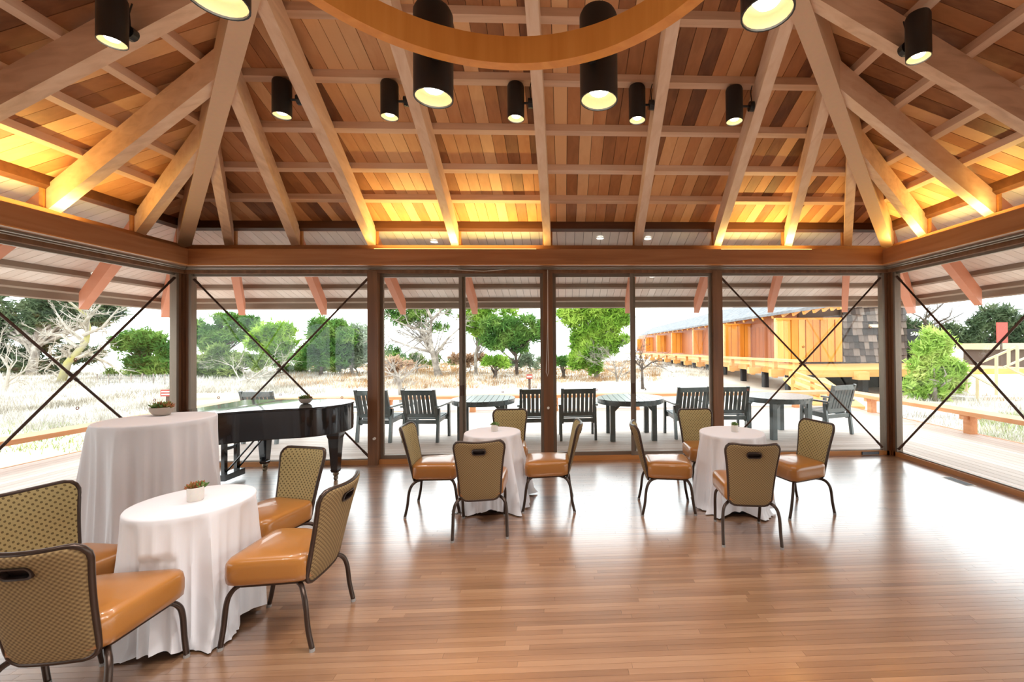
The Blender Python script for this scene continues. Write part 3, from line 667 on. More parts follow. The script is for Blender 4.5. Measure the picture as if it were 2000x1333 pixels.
def cloth_table(x, y, R, H, hem, lab, labc, seed, grp, corners=4, rot=0.4):
    rd = random.Random(seed); N = 200
    t = tag(empty('cocktail_table' if H > 0.9 else 'bistro_table', (x, y, 0)), lab, 'table', grp)
    MB().lathe([(R - 0.012, H - 0.03), (R - 0.006, H - 0.028), (R - 0.006, H - 0.008), (R - 0.012, H - 0.006)], 40).build('table_top', M['base'], t)
    MB().lathe([(0.035, 0.03), (0.03, H - 0.03)], 16).build('column', M['base'], t)
    MB().lathe([(R * 0.70, 0.0), (R * 0.70, 0.012), (R * 0.45, 0.03), (0.05, 0.05)], 36).build('foot_disc', M['base'], t)
    folds = [(rd.randint(7, 9), 0.5, rd.uniform(0, 6.28)), (rd.randint(12, 15), 0.34, rd.uniform(0, 6.28)), (rd.randint(20, 26), 0.16, rd.uniform(0, 6.28))]
    L = []
    def fold(a, u):
        return sum(A * (1.3 - 2.6 * abs(math.sin(0.5 * (n * a + p + 0.5 * u * math.sin(3 * a + p)))) ** 0.8) for n, A, p in folds)
    for r_ in (0.02, 0.35, 0.7, 0.9): L.append([(R * r_ * math.cos(2 * math.pi * i / N), R * r_ * math.sin(2 * math.pi * i / N), H) for i in range(N)])
    for r_, dz in ((R - 0.012, 0.0), (R - 0.003, -0.003), (R + 0.002, -0.012)): L.append([(r_ * math.cos(2 * math.pi * i / N), r_ * math.sin(2 * math.pi * i / N), H + dz) for i in range(N)])
    K = 26
    for j in range(1, K + 1):
        u = j / K; lp = []
        for i in range(N):
            a = 2 * math.pi * i / N; cq = 0.5 + 0.5 * math.cos(corners * (a - rot))       # square cloth: longer at corners
            f = fold(a, u); amp = (0.07 * u ** 0.6) * (0.7 + 0.5 * cq)
            rr = R + 0.003 + (hem - R) * (u ** 1.25) * (0.45 + 0.75 * cq) + amp * f
            hz = 0.05 * (1 - cq) ** 2 + 0.008                                # hem height
            z = H - 0.012 - (H - 0.012 - hz) * u
            if u > 0.93 and cq > 0.55: rr += 0.03 * (u - 0.93) / 0.07; z = max(z, 0.006)
            rr = max(give_way(x, y, math.cos(a), math.sin(a), z, max(rr, R * 0.86)), 0.12)
            lp.append((rr * math.cos(a), rr * math.sin(a), max(z, 0.006)))
        L.append(lp)
    c = MB().loops(L[::-1], False, True); ob = c.build('tablecloth', M['cloth'], None, True, loc=(x, y, 0.0015)); sm(ob, 75)
    tag(ob, labc, 'tablecloth', 'white tablecloths'); return t
cloth_table(-1.99, -3.475, 0.297, 0.75, 0.345, 'small round pedestal table under cloth near the two front chairs', 'white floor length cloth on the near bistro table', 3, 'small bistro tables', 4, 0.95)
cloth_table(-0.537, -1.576, 0.29, 0.75, 0.43, 'small round pedestal table under cloth in front of the sliding doors', 'white floor length cloth on the middle bistro table', 5, 'small bistro tables', 4, 0.85)
cloth_table(1.936, -1.775, 0.318, 0.75, 0.41, 'small round pedestal table under cloth near the right braced window', 'white floor length cloth on the far right bistro table', 8, 'small bistro tables', 4, 0.6)
cloth_table(-3.27, -2.30, 0.392, 1.053, 0.455, 'tall cocktail table under cloth in front of the piano', 'tall white cloth on the cocktail table beside the piano', 11, 'tables', 5, 0.2)
# ------------------------------------------------------------------ succulents
def succulent(x, y, z, kind, lab, seed, s=1.0):
    rd = random.Random(seed); o = tag(empty('potted_succulent', (x, y, z)), lab, 'plant', 'potted succulents')
    if kind == 'bowl': prof = [(0.03, 0.0), (0.05, 0.006), (0.072, 0.034), (0.08, 0.068), (0.075, 0.07), (0.067, 0.055), (0.03, 0.05)]
    else: prof = [(0.040, 0.0), (0.043, 0.004), (0.045, 0.085), (0.042, 0.087), (0.039, 0.07), (0.02, 0.068)]
    prof = [(r * s, h * s) for r, h in prof]
    sm(MB().lathe(prof, 28, cap1=False).build('pot', M['bowl'] if kind == 'bowl' else M['pot'], o), 45)
    R = (0.068 if kind == 'bowl' else 0.04) * s; zt = (0.056 if kind == 'bowl' else 0.069) * s
    MB().lathe([(R, zt), (0.004, zt + 0.006)], 20, cap0=False).build('soil', M['soil'], o)
    lk = 1.45 if kind == 'bowl' else 1.15
    for q in range(8 if kind == 'bowl' else 4):
        a0 = rd.uniform(0, 6.28); rr = R * rd.uniform(0.1, 0.7); cx, cy = rr * math.cos(a0), rr * math.sin(a0); mb = MB()
        for ring, (nl, el, ln) in enumerate(((7, 0.35, 0.036), (6, 0.8, 0.034), (4, 1.2, 0.03))):
            for i in range(nl):
                a = 2 * math.pi * (i + 0.5 * ring) / nl + rd.uniform(-0.2, 0.2); e = el + rd.uniform(-0.15, 0.15); l = ln * s * lk * rd.uniform(0.8, 1.35)
                d = Vector((math.cos(a) * math.cos(e), math.sin(a) * math.cos(e), math.sin(e))); p = Vector((cx, cy, zt + 0.006))
                mb.tube([p, p + d * l * 0.5, p + d * l * 0.85 + Vector((0, 0, 0.003)), p + d * l + Vector((0, 0, 0.005))], [0.004 * s, 0.008 * s, 0.005 * s, 0.001], 6)
        mb.build('rosette', M['succ'] if rd.random() < (0.75 if 'reddish' in lab else 0.15) else M['succg'], o, True)
succulent(-1.975, -3.481, 0.752, 'cyl', 'reddish succulent in a white cylinder pot on the near table', 1, 0.9)
succulent(-0.52, -1.556, 0.752, 'cyl', 'succulent in a white cylinder pot on the middle table', 2, 0.8)
succulent(1.967, -1.784, 0.752, 'cyl', 'green succulent in a white cylinder pot on the far right table', 3, 0.8)
p = onz(316, 812, 1.055); succulent(p.x, p.y, 1.055, 'bowl', 'succulents in a stone bowl on the tall cocktail table', 4, 1.08)
# ------------------------------------------------------------------ grand piano
pn = tag(empty('grand_piano', (-3.3, -0.75, 0)), 'black baby grand piano with closed lid by the window', 'piano')
PX, PY = -3.3, -0.75
def crv(P, n=8):
    out = []; k = len(P)
    for i in range(k - 1):
        p0, p1, p2, p3 = [Vector((*P[max(0, min(k - 1, j))], 0)) for j in (i - 1, i, i + 1, i + 2)]
        for q in range(n):
            t = q / n; v = 0.5 * ((2 * p1) + (p2 - p0) * t + (2 * p0 - 5 * p1 + 4 * p2 - p3) * t * t + (3 * p1 - p0 - 3 * p2 + p3) * t ** 3); out.append((v.x, v.y))
    out.append(P[-1]); return out
side = crv([(-3.62, -1.43), (-3.40, -1.24), (-3.08, -1.10), (-2.76, -1.01), (-2.57, -0.85), (-2.49, -0.64), (-2.54, -0.38), (-2.72, -0.20), (-3.0, -0.14)])
outl = [(-4.10, -1.50), (-3.75, -1.50)] + side + [(-4.10, -0.14)]
outl = [(x - PX, y - PY) for x, y in outl]
def shrink(P, q):
    c = Vector((sum(p[0] for p in P) / len(P), sum(p[1] for p in P) / len(P))); return [(c.x + (p[0] - c.x) * q, c.y + (p[1] - c.y) * q) for p in P]
def loopz(P, z): return [(x, y, z) for x, y in P]
sm(MB().loops([loopz(shrink(outl, 0.97), 0.605), loopz(shrink(outl, 0.995), 0.612), loopz(outl, 0.63), loopz(outl, 0.925)]).build('rim', M['piano'], pn), 35)
lidP = shrink(outl, 1.015)
lid = MB().loops([loopz(shrink(outl, 1.0), 0.927), loopz(lidP, 0.932), loopz(lidP, 0.946), loopz(shrink(outl, 1.005), 0.951)]).build('lid', M['piano'], pn); sm(lid, 30)
MB().bar((-3.62 - PX, -1.5 - PY, 0.951), (-3.62 - PX, -0.14 - PY, 0.951), 0.006, 0.004).build('hinge_strip', M['brass'], lid)
MB().box(-4.22 - PX, -4.06 - PX, -1.5 - PY, -0.14 - PY, 0.60, 0.70).build('key_bed', M['piano'], pn)
kb = MB().box(-4.21 - PX, -4.08 - PX, -1.42 - PY, -0.22 - PY, 0.70, 0.725).build('keyboard', M['keys'], pn)
MB().box(-4.22 - PX, -4.06 - PX, -1.5 - PY, -1.42 - PY, 0.70, 0.86).build('cheek_block', M['piano'], pn); MB().box(-4.22 - PX, -4.06 - PX, -0.22 - PY, -0.14 - PY, 0.70, 0.86).build('cheek_block', M['piano'], pn)
for lx, ly in ((-3.80, -0.20), (-3.80, -1.36), (-2.63, -0.66)):
    x, y = lx - PX, ly - PY
    def sq(h, z): return [(x - h, y - h, z), (x + h, y - h, z), (x + h, y + h, z), (x - h, y + h, z)]
    lg = MB().loops([sq(0.035, 0.10), sq(0.045, 0.13), sq(0.040, 0.14), sq(0.062, 0.52), sq(0.075, 0.56), sq(0.075, 0.62)]).build('leg', M['piano'], pn)
    MB().lathe([(0.03, 0.06), (0.035, 0.075), (0.03, 0.10)], 12, (x, y, 0)).build('caster_socket', M['brass'], lg)
    MB().tube([(x - 0.014, y, 0.03), (x + 0.014, y, 0.03)], 0.03, 14).build('caster_wheel', M['brass'], lg)
ly = MB(); X0, Y0 = -3.93 - PX, -0.62 - PY
for dy in (-0.10, 0.10): MB().box(X0 - 0.02, X0 + 0.02, Y0 + dy - 0.025, Y0 + dy + 0.025, 0.12, 0.61).build('lyre_post', M['piano'], pn)
lb = MB().box(X0 - 0.05, X0 + 0.06, Y0 - 0.16, Y0 + 0.16, 0.045, 0.12).build('pedal_box', M['piano'], pn)
for dy in (-0.08, 0, 0.08): MB().box(X0 - 0.16, X0 - 0.05, Y0 + dy - 0.013, Y0 + dy + 0.013, 0.06, 0.075).build('pedal', M['brass'], lb)
MB().bar((X0, Y0 - 0.1, 0.42), (X0, Y0 + 0.1, 0.42), 0.03, 0.04).build('lyre_crossbar', M['piano'], pn)
for dy in (-0.10, 0.10): MB().tube([(X0 + 0.02, Y0 + dy, 0.14), (X0 + 0.42, Y0 + dy * 0.8, 0.61)], 0.011, 8).build('lyre_brace', M['piano'], pn)
succulent(-3.02, -0.62, 0.952, 'bowl', 'succulents in a stone bowl on the piano lid', 6, 0.95)
# ------------------------------------------------------------------ vents on the floor
p = onz(1872, 941); o = tag(empty('floor_vent', (p.x, p.y, 0.001)), 'flat metal floor vent beside the right window sill', 'vent')
mb = MB()
for i in range(9): mb.bar((-0.045 + i * 0.011, -0.15, 0.002), (-0.045 + i * 0.011, 0.15, 0.002), 0.004, 0.004)
mb.build('grille', M['steel'], o); MB().box(-0.06, 0.06, -0.17, 0.17, -0.001, 0.001).build('plate', M['white'], o)
p = ony(1700, 887, 0.015); o = tag(empty('sill_vent', (p.x, 0.015, 0.03)), 'small dark vent in the wooden sill near the right corner post', 'vent')
MB().box(-0.13, 0.13, -0.004, 0.004, -0.022, 0.022).build('plate', M['base'], o)
for i in range(5): MB().box(-0.12, 0.12, -0.007, -0.004, -0.019 + i * 0.008, -0.015 + i * 0.008).build('louvre', M['steel'], o)
# ------------------------------------------------------------------ patio furniture
def make_pchair():
    o = empty('patio_chair'); g = M['green']; W = 0.31
    for sx in (-1, 1):
        MB().bar((sx * W, -0.31, 0.0), (sx * W, -0.24, 0.60), 0.045, 0.055, (0, 1, 0)).build('leg', g, o)
        MB().bar((sx * W, 0.26, 0.0), (sx * W, 0.24, 0.62), 0.045, 0.055, (0, 1, 0)).build('leg', g, o)
        MB().bar((sx * W, -0.34, 0.635), (sx * W, 0.30, 0.645), 0.085, 0.028).build('armrest', g, o)
        MB().bar((sx * (W - 0.035), -0.22, 0.36), (sx * (W - 0.035), 0.25, 0.40), 0.03, 0.07).build('seat_rail', g, o)
        MB().bar((sx * 0.285, -0.22, 0.30), (sx * 0.285, -0.40, 0.945), 0.05, 0.035, (0, 1, 0)).build('back_stile', g, o)
    def by(z): return -0.22 - 0.18 * (z - 0.30) / 0.645
    MB().bar((-0.262, by(0.89), 0.89), (0.262, by(0.89), 0.89), 0.03, 0.085).build('top_rail', g, o)
    MB().bar((-0.262, by(0.47), 0.47), (0.262, by(0.47), 0.47), 0.03, 0.075).build('bottom_rail', g, o)
    for i in range(7):
        x = -0.262 + 0.524 * (i + 0.5) / 7 ; MB().bar((x, by(0.50), 0.50), (x, by(0.86), 0.86), 0.056, 0.018, (0, 1, 0)).build('back_slat', g, o)
    for i in range(6):
        y = -0.17 + i * 0.083; MB().bar((-0.27, y, 0.405 + 0.0 * i + 0.006 * i), (0.27, y, 0.405 + 0.006 * i), 0.07, 0.02).build('seat_slat', g, o)
    MB().bar((-W, 0.245, 0.36), (W, 0.245, 0.36), 0.028, 0.07).build('front_rail', g, o); MB().bar((-W, -0.27, 0.36), (W, -0.27, 0.36), 0.028, 0.07).build('rear_rail', g, o)
    return o
pc0 = make_pchair(); pu = [False]
def put_pchair(x, y, ang, lab):
    o = pc0 if not pu[0] else copy_tree(pc0); pu[0] = True; o.location = (x, y, DZ); o.rotation_euler = (0, 0, math.radians(ang)); tag(o, 'dark green slatted patio chair ' + lab, 'chair', 'patio chairs on the deck')
put_pchair(-5.14, 2.0, -6, 'seen over the piano lid'); put_pchair(-3.13, 1.95, -8, 'half hidden by the post beside the piano'); put_pchair(-2.30, 1.90, -6, 'between the post and the first patio table')
put_pchair(-0.28, 1.86, 4, 'partly behind the middle post'); put_pchair(0.465, 1.84, 2, 'between the middle post and the second patio table'); put_pchair(2.50, 1.84, 7, 'between the second patio table and the right post')
put_pchair(3.27, 1.84, -4, 'between the right post and the third patio table'); put_pchair(5.20, 1.86, 20, 'at the end of the row near the corner post')
def patio_table(x, y, R, rot, lab):
    o = tag(empty('patio_table', (x, y, DZ), math.radians(rot)), lab, 'table', 'patio tables on the deck'); g = M['green']; n = 11; w_ = 2 * R / n
    for i in range(n):
        a = -R + i * w_ + 0.004; b = a + w_ - 0.008; xs = [a + (b - a) * q / 4 for q in range(5)]
        pts = [(q, -math.sqrt(max(0.001, R * R - q * q))) for q in xs] + [(q, math.sqrt(max(0.001, R * R - q * q))) for q in reversed(xs)]
        mb = MB(); hexpoly(mb, pts, 0.70, 0.73); mb.build('top_slat', g, o)
    L0 = [[(r * math.cos(2 * math.pi * i / 32), r * math.sin(2 * math.pi * i / 32), z) for i in range(32)] for r, z in ((R - 0.01, 0.64), (R - 0.01, 0.70), (R - 0.05, 0.70), (R - 0.05, 0.64))]
    MB().loops(L0 + [L0[0]], False, False).build('apron', g, o)
    for sx in (-1, 1):
        for sy in (-1, 1):
            MB().box(sx * 0.37 - 0.045, sx * 0.37 + 0.045, sy * 0.36 - 0.045, sy * 0.36 + 0.045, 0, 0.70).build('leg', g, o)
            MB().bar((sx * 0.37, sy * 0.36, 0.52), (sx * 0.20, sy * 0.36, 0.69), 0.05, 0.06, (0, 1, 0)).build('corner_brace', g, o)
    for sy in (-1, 1): MB().bar((-0.37, sy * 0.36, 0.66), (0.37, sy * 0.36, 0.66), 0.03, 0.08).build('rail', g, o)
patio_table(-1.28, 1.95, 0.585, 4, 'round dark green slatted patio table outside the left sliding door'); patio_table(1.45, 1.80, 0.62, 0, 'round dark green slatted patio table outside the right sliding door'); patio_table(4.22, 1.76, 0.60, 12, 'round dark green slatted patio table outside the right braced window')
# ------------------------------------------------------------------ outdoors
from mathutils import noise as mn
M.update(
 sand=noisy('sandy_ground', [(216, 212, 206), (196, 186, 172), (158, 130, 98)], 0.16, 0.95, 9, (0.40, 0.55, 0.72)),
 grassp=noisy('pale_dry_grass', [(212, 208, 202), (188, 182, 172), (146, 138, 124)], 0.5, 0.9, 3), grasso=noisy('tawny_dry_grass', [(196, 172, 136), (172, 132, 88), (132, 100, 68)], 0.5, 0.9, 3), grassg=noisy('green_groundcover', [(120, 140, 70), (150, 168, 90), (190, 186, 130)], 1.5, 0.8, 3),
 bark=noisy('grey_bark', [(120, 110, 102), (150, 140, 130), (184, 174, 164)], 3, 0.9), barkd=noisy('dark_bark', [(66, 56, 50), (88, 76, 68), (112, 100, 90)], 3, 0.9), barkw=noisy('bleached_wood', [(160, 152, 140), (180, 172, 162), (146, 136, 118)], 2, 0.9), lichen=noisy('yellow_lichen_bark', [(168, 160, 84), (170, 164, 126), (164, 156, 142)], 1.2, 0.9),
 lf_bright=leafmat('pine_bright', [(86, 128, 40), (130, 168, 60), (178, 204, 92)], 0.9), lf_mid=leafmat('pine_mid', [(58, 96, 46), (92, 134, 60), (140, 168, 86)], 0.8), lf_dark=leafmat('cypress_dark', [(56, 72, 50), (82, 98, 70), (112, 124, 90)], 0.7),
 lf_grey=leafmat('grey_green', [(120, 136, 112), (150, 164, 138), (186, 194, 170)], 0.9), lf_olive=leafmat('olive_shrub', [(84, 108, 52), (120, 142, 76), (166, 176, 110)], 0.8), lf_light=leafmat('young_pine', [(140, 176, 78), (172, 200, 104), (204, 214, 134)], 1.4), lf_dry=leafmat('dry_shrub', [(150, 118, 92), (186, 152, 122), (204, 182, 158)], 1.5),
 cedarZ=wood('cedar_screen', [(196, 118, 30), (222, 146, 52), (238, 172, 82)], 'Z', 0.5, streak=0.5, sc=6), cedard=wood('cedar_wall', [(112, 58, 30), (146, 82, 44), (170, 104, 60)], 'Z', 0.5, streak=0.5, sc=6),
 cedarX=wood('boardwalk_cedar', [(196, 134, 66), (220, 162, 92), (236, 186, 124)], 'X', 0.55, streak=0.7, sc=6), shing=wood('weathered_shingle', [(46, 38, 34), (82, 70, 64), (132, 118, 108)], 'Z', 0.8, streak=0.25, sc=6),
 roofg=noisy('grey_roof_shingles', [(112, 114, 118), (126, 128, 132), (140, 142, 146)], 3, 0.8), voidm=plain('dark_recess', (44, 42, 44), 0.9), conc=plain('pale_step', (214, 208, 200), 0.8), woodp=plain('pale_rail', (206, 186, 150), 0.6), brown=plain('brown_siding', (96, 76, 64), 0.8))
def gz(x, y):
    far = max(0.0, math.hypot(max(0, abs(x) - 8), max(0, y - 5.3)) - 1.0)
    return -0.42 + 0.22 * mn.noise((x * 0.12, y * 0.12, 3)) * min(1, far / 4) + min(0.25, far * 0.012)
NX, NY = 120, 90; vs = []; fs_ = []
for j in range(NY + 1):
    for i in range(NX + 1):
        x = -75 + 150 * i / NX; y = -30 + 78 * j / NY; vs.append((x, y, gz(x, y)))
for j in range(NY):
    for i in range(NX): a = j * (NX + 1) + i; fs_.append((a, a + 1, a + NX + 2, a + NX + 1))
g = MB(); g.v = vs; g.f = fs_; gr = g.build('ground', M['sand'], None, True); struct(gr, 'pale sand with patches of dry grass')
# ---- grass
def grass(name, mat, lab, zones, h, seed, blades=9):
    rd = random.Random(seed); mb = MB()
    for n, x0, x1, v0, v1 in zones:
        c = 0
        while c < n:
            x = rd.uniform(x0, x1); v = v0 + (v1 - v0) * rd.random() ** 1.3; p = onz(x, v, -0.4)
            if (abs(p.x) < 8.25 and p.y < 5.6) or p.y > 40: c += 0.3; continue
            c += 1; p.z = gz(p.x, p.y); dep = (p - CAM).length
            for b in range(blades):
                a = rd.uniform(0, 6.28); l = h * rd.uniform(0.5, 1.4); q = p + Vector((rd.gauss(0, 0.14), rd.gauss(0, 0.14), -0.02)); t = Vector((math.cos(a) * 0.55, math.sin(a) * 0.55, 1)).normalized() * l
                wv = Vector((-math.sin(a), math.cos(a), 0)) * max(0.006, dep * 0.0005); mb.quad(q - wv, q + wv, q + t)
    o = mb.build(name, mat); tag(o, lab, 'grass', kind='stuff')
grass('pale_grass', M['grassp'], 'bleached pale dry grass on the sand', [(2300, -150, 340, 738, 850), (1500, 372, 640, 735, 775), (500, 640, 1060, 735, 765), (350, 1230, 1400, 715, 745), (700, 1760, 2100, 760, 870)], 0.26, 21)
grass('tawny_grass', M['grasso'], 'tawny orange dry grass between the trees', [(2300, 540, 1060, 706, 762), (1100, 1085, 1290, 706, 752), (500, 740, 900, 706, 740), (200, 1880, 2050, 765, 790)], 0.24, 22)
grass('green_groundcover', M['grassg'], 'low green ground cover beside the right bench', [(380, 1890, 2080, 815, 862), (120, 0, 160, 835, 880)], 0.14, 23)
# ---- trees
def blobs_world(B, dep): 
    out = []
    for x, v, rx, rv in B:
        out.append((atd(x, v, dep), rx * dep / FPX, rv * dep / FPX))
    return out
def tree(name, lab, cat, dep, base, B, leaf, bark, seed, dens=1.0, needle=0.30, trunk=0.12, twigs=True, fill=1.0, grp='trees beyond the deck'):
    rd = random.Random(seed); W = blobs_world(B, dep); bp = onz(base[0], base[1], -0.35) if False else atd(base[0], base[1], dep)
    bp.z = gz(bp.x, bp.y) - 0.05
    o = tag(empty(name, bp), lab, cat, grp); br = MB(); lf = MB()
    top = max(W, key=lambda q: q[0].z)[0]; mid = sum((q[0] for q in W), Vector()) / len(W)
    tp_ = [bp, bp.lerp(mid, 0.35) + Vector((rd.gauss(0, 0.12), rd.gauss(0, 0.12), 0)), bp.lerp(mid, 0.8), mid.lerp(top, 0.6)]
    br.tube([p - bp for p in tp_], [trunk, trunk * 0.8, trunk * 0.55, trunk * 0.2], 6)
    for c, rx, rv in W:
        f = rd.uniform(0.3, 0.75); st = bp.lerp(mid, f); m1 = st.lerp(c, 0.5) + Vector((rd.gauss(0, 0.1), rd.gauss(0, 0.1), -0.05))
        br.tube([p - bp for p in (st, m1, c)], [trunk * 0.4, trunk * 0.28, trunk * 0.1], 5)
        k = max(6, int(64 * dens * fill * (rx * rv) / (0.5 * needle) ** 2 / 9))
        for _ in range(min(k, 520)):
            while True:
                u = Vector((rd.uniform(-1, 1), rd.uniform(-1, 1), rd.uniform(-1, 1)))
                if 0.25 < u.length < 1: break
            cc = c + Vector((u.x * rx, u.y * rx * 0.9, u.z * rv))
            if twigs and rd.random() < 0.25: br.tube([c - bp, cc - bp], [trunk * 0.08, trunk * 0.03], 3, caps=False)
            for _n in range(16):
                d = Vector((rd.gauss(0, 1), rd.gauss(0, 1), rd.gauss(0.6, 0.8))).normalized(); l = needle * rd.uniform(0.6, 1.25); sd = d.cross(Vector((rd.gauss(0, 1), rd.gauss(0, 1), rd.gauss(0, 1)))).normalized() * needle * 0.13
                q = cc - bp + Vector((rd.gauss(0, 1), rd.gauss(0, 1), rd.gauss(0, 1))) * needle * 0.25; lf.quad(q - sd, q + sd, q + d * l)
    br.build('branches', M[bark], o, True)
    if lf.v: lf.build('foliage', M[leaf], o, kind='stuff')
    return o
def bare(name, lab, dep, pts_list, bark, seed, r=0.1, depth_n=3, lichen=None, grp='bare trees and dead branches'):
    """pts_list: list of pixel polylines (main limbs); twigs are grown on them"""
    rd = random.Random(seed); p0 = atd(*pts_list[0][0], dep); base = p0.copy(); base.z = gz(base.x, base.y) - 0.03
    o = tag(empty(name, base), lab, 'tree', grp); mb = MB(); li = MB()
    def twig(p, d, l, rr, n):
        q = p + d * l * 0.5 + Vector((rd.gauss(0, .08), rd.gauss(0, .08), rd.gauss(0, .08))) * l; e = q + (d + Vector((rd.gauss(0, .3), rd.gauss(0, .3), rd.gauss(0.05, .3)))).normalized() * l * 0.5
        mb.tube([p - base, q - base, e - base], [rr, rr * 0.7, rr * 0.35], 4, caps=False)
        if n > 0:
            for _ in range(rd.randint(2, 4)): twig(p.lerp(e, rd.uniform(0.3, 1)), (d + Vector((rd.gauss(0, .7), rd.gauss(0, .7), rd.gauss(0.1, .6)))).normalized(), l * rd.uniform(0.4, 0.7), rr * 0.55, n - 1)
    for k, P in enumerate(pts_list):
        W = [atd(x, v, dep) + Vector((0, rd.gauss(0, 0.3) if i else 0, 0)) for i, (x, v) in enumerate(P)]
        if k == 0: W[0] = base
        n = len(W); rr = [r * (1 if k == 0 else 0.55) * (1 - 0.75 * i / max(1, n - 1)) for i in range(n)]
        (li if (lichen and k == 0) else mb).tube([w_ - base for w_ in W], rr, 7)
        for i in range(n - 1):
            for _ in range(3):
                d = (W[i + 1] - W[i]).normalized(); twig(W[i].lerp(W[i + 1], rd.random()), (d + Vector((rd.gauss(0, .7), rd.gauss(0, .7), rd.gauss(.2, .6)))).normalized(), rd.uniform(0.5, 1.3) * dep / 22, rr[i] * 0.4, depth_n - 1)
    if mb.v: mb.build('branches', M[bark], o)
    if li.v: li.build('trunk', M[lichen], o, True)
    return o
def dome(x0, x1, v0, v1, n, seed, jit=0.6):
    """n foliage clumps filling a rounded crown box in pixels"""
    rd = random.Random(seed); out = []; cx, cv = (x0 + x1) / 2, (v0 + v1) / 2; R = min(x1 - x0, v1 - v0) / (n ** 0.5) * 0.95
    while len(out) < n:
        a, b = rd.uniform(-1, 1), rd.uniform(-1, 1)
        if a * a + b * b > 1: continue
        out.append((cx + a * (x1 - x0 - R) / 2, cv + b * (v1 - v0 - R) / 2, R * rd.uniform(0.7, 1.2), R * rd.uniform(0.5, 0.9)))
    return out
# left side
tree('cypress_tree', 'spreading grey green cypress behind the bleached tree', 'tree', 30, (60, 735), dome(-130, 130, 568, 660, 22, 1) + dome(60, 240, 570, 640, 16, 2), 'lf_dark', 'bark', 31, 0.55, 0.5, 0.3)
tree('cypress_tree', 'dark cypress thicket low behind the wire fence', 'tree', 31, (20, 742), dome(-140, 200, 640, 745, 26, 3), 'lf_dark', 'barkd', 32, 0.8, 0.5, 0.2)
tree('pine_tree', 'yellow green pine standing beside the left corner post', 'tree', 27, (285, 745), dome(225, 345, 645, 700, 16, 4) + dome(240, 350, 690, 745, 12, 5), 'lf_mid', 'barkd', 33, 0.9, 0.4)
bare('bleached_tree', 'bleached leaning tree with a yellow lichen trunk', 24, [[(118, 745), (138, 710), (162, 668), (160, 640), (146, 615), (150, 590)], [(150, 700), (185, 690), (205, 715), (232, 738)], [(162, 668), (120, 640), (105, 612)], [(162, 655), (195, 640), (225, 600)], [(150, 690), (110, 700), (90, 725)], [(158, 640), (190, 610), (210, 590)], [(150, 680), (120, 655), (70, 655)]], 'barkw', 41, 0.2, 3, 'lichen')
bare('dead_branches', 'tangle of dead grey branches on the far left sand', 19, [[(10, 760), (20, 720), (0, 690)], [(10, 750), (45, 725), (60, 700)], [(10, 755), (-30, 720), (-20, 660)]], 'barkw', 42, 0.08, 3)
# bay 1
tree('pine_tree', 'airy tall pine seen through the left braced window', 'tree', 30, (430, 740), dome(372, 520, 612, 668, 20, 6) + dome(365, 470, 640, 690, 10, 7), 'lf_mid', 'barkd', 34, 0.9, 0.4)
tree('olive_shrub', 'dense olive green shrub under the airy pine', 'shrub', 26, (440, 748), dome(360, 525, 672, 748, 22, 8), 'lf_olive', 'barkd', 35, 0.9, 0.36)
tree('pine_tree', 'yellow green pine between two darker pines', 'tree', 29, (545, 730), dome(495, 590, 632, 715, 16, 9), 'lf_bright', 'barkd', 36, 0.85, 0.4)
tree('pine_tree', 'dark green pine with a low dark crown', 'tree', 28, (625, 735), dome(578, 690, 626, 726, 20, 10), 'lf_mid', 'barkd', 37, 0.9, 0.4)
tree('grey_tree', 'grey green sparse tree beside the left post', 'tree', 29, (690, 735), dome(640, 735, 640, 725, 16, 11), 'lf_grey', 'bark', 38, 0.5, 0.4)
bare('dead_branches', 'fallen pale branches in front of the olive shrub', 22, [[(470, 745), (500, 725), (530, 712)], [(470, 745), (520, 735), (552, 730)], [(470, 745), (450, 715), (430, 705)], [(500, 740), (540, 715), (560, 690)]], 'barkw', 43, 0.06, 3)
# bay 2
bt = bare('bare_pine', 'open bare limbed pine with thin green tufts outside the left sliding door', 26, [[(855, 722), (848, 690), (838, 655), (842, 620), (830, 590)], [(848, 690), (810, 678), (770, 665), (755, 655)], [(842, 650), (800, 640), (770, 625)], [(840, 630), (865, 605), (885, 590)], [(850, 690), (880, 660), (900, 640)], [(845, 670), (805, 660), (775, 645)]], 'bark', 44, 0.17, 3)
tt = tree('pine_foliage_tree', 'thin crowned pine with scattered green tufts', 'tree', 27, (862, 722), dome(745, 905, 572, 640, 20, 12) + [(790, 628, 16, 8), (860, 640, 16, 9), (760, 690, 20, 12), (775, 700, 22, 12)], 'lf_mid', 'bark', 39, 0.35, 0.36)
for c in list(tt.children):
    c.parent = bt; c.location = tt.location - bt.location
bpy.data.objects.remove(tt, do_unlink=True)
tree('pine_tree', 'yellowish sparse pine behind the door mullion', 'tree', 28, (930, 722), dome(890, 1010, 578, 660, 18, 13), 'lf_bright', 'bark', 40, 0.35, 0.36)
tree('pine_tree', 'dense green pine beside the middle post', 'tree', 27, (1010, 722), dome(935, 1070, 612, 695, 20, 14), 'lf_mid', 'barkd', 45, 0.85, 0.38)
tree('green_shrub', 'low bright green shrub under the dense pine', 'shrub', 25, (965, 722), dome(935, 995, 696, 722, 8, 15), 'lf_bright', 'barkd', 46, 0.9, 0.3)
tree('dry_shrub', 'dry pinkish brown shrub left of the bare pine', 'shrub', 22, (775, 735), dome(745, 815, 696, 735, 9, 16), 'lf_dry', 'bark', 47, 0.4, 0.3)
bare('dead_stump', 'broken grey stump with dead twigs on the sand', 15.5, [[(785, 762), (783, 745), (775, 730), (770, 718)], [(783, 745), (800, 725), (812, 712)], [(780, 738), (765, 728), (752, 730)]], 'bark', 48, 0.09, 3)
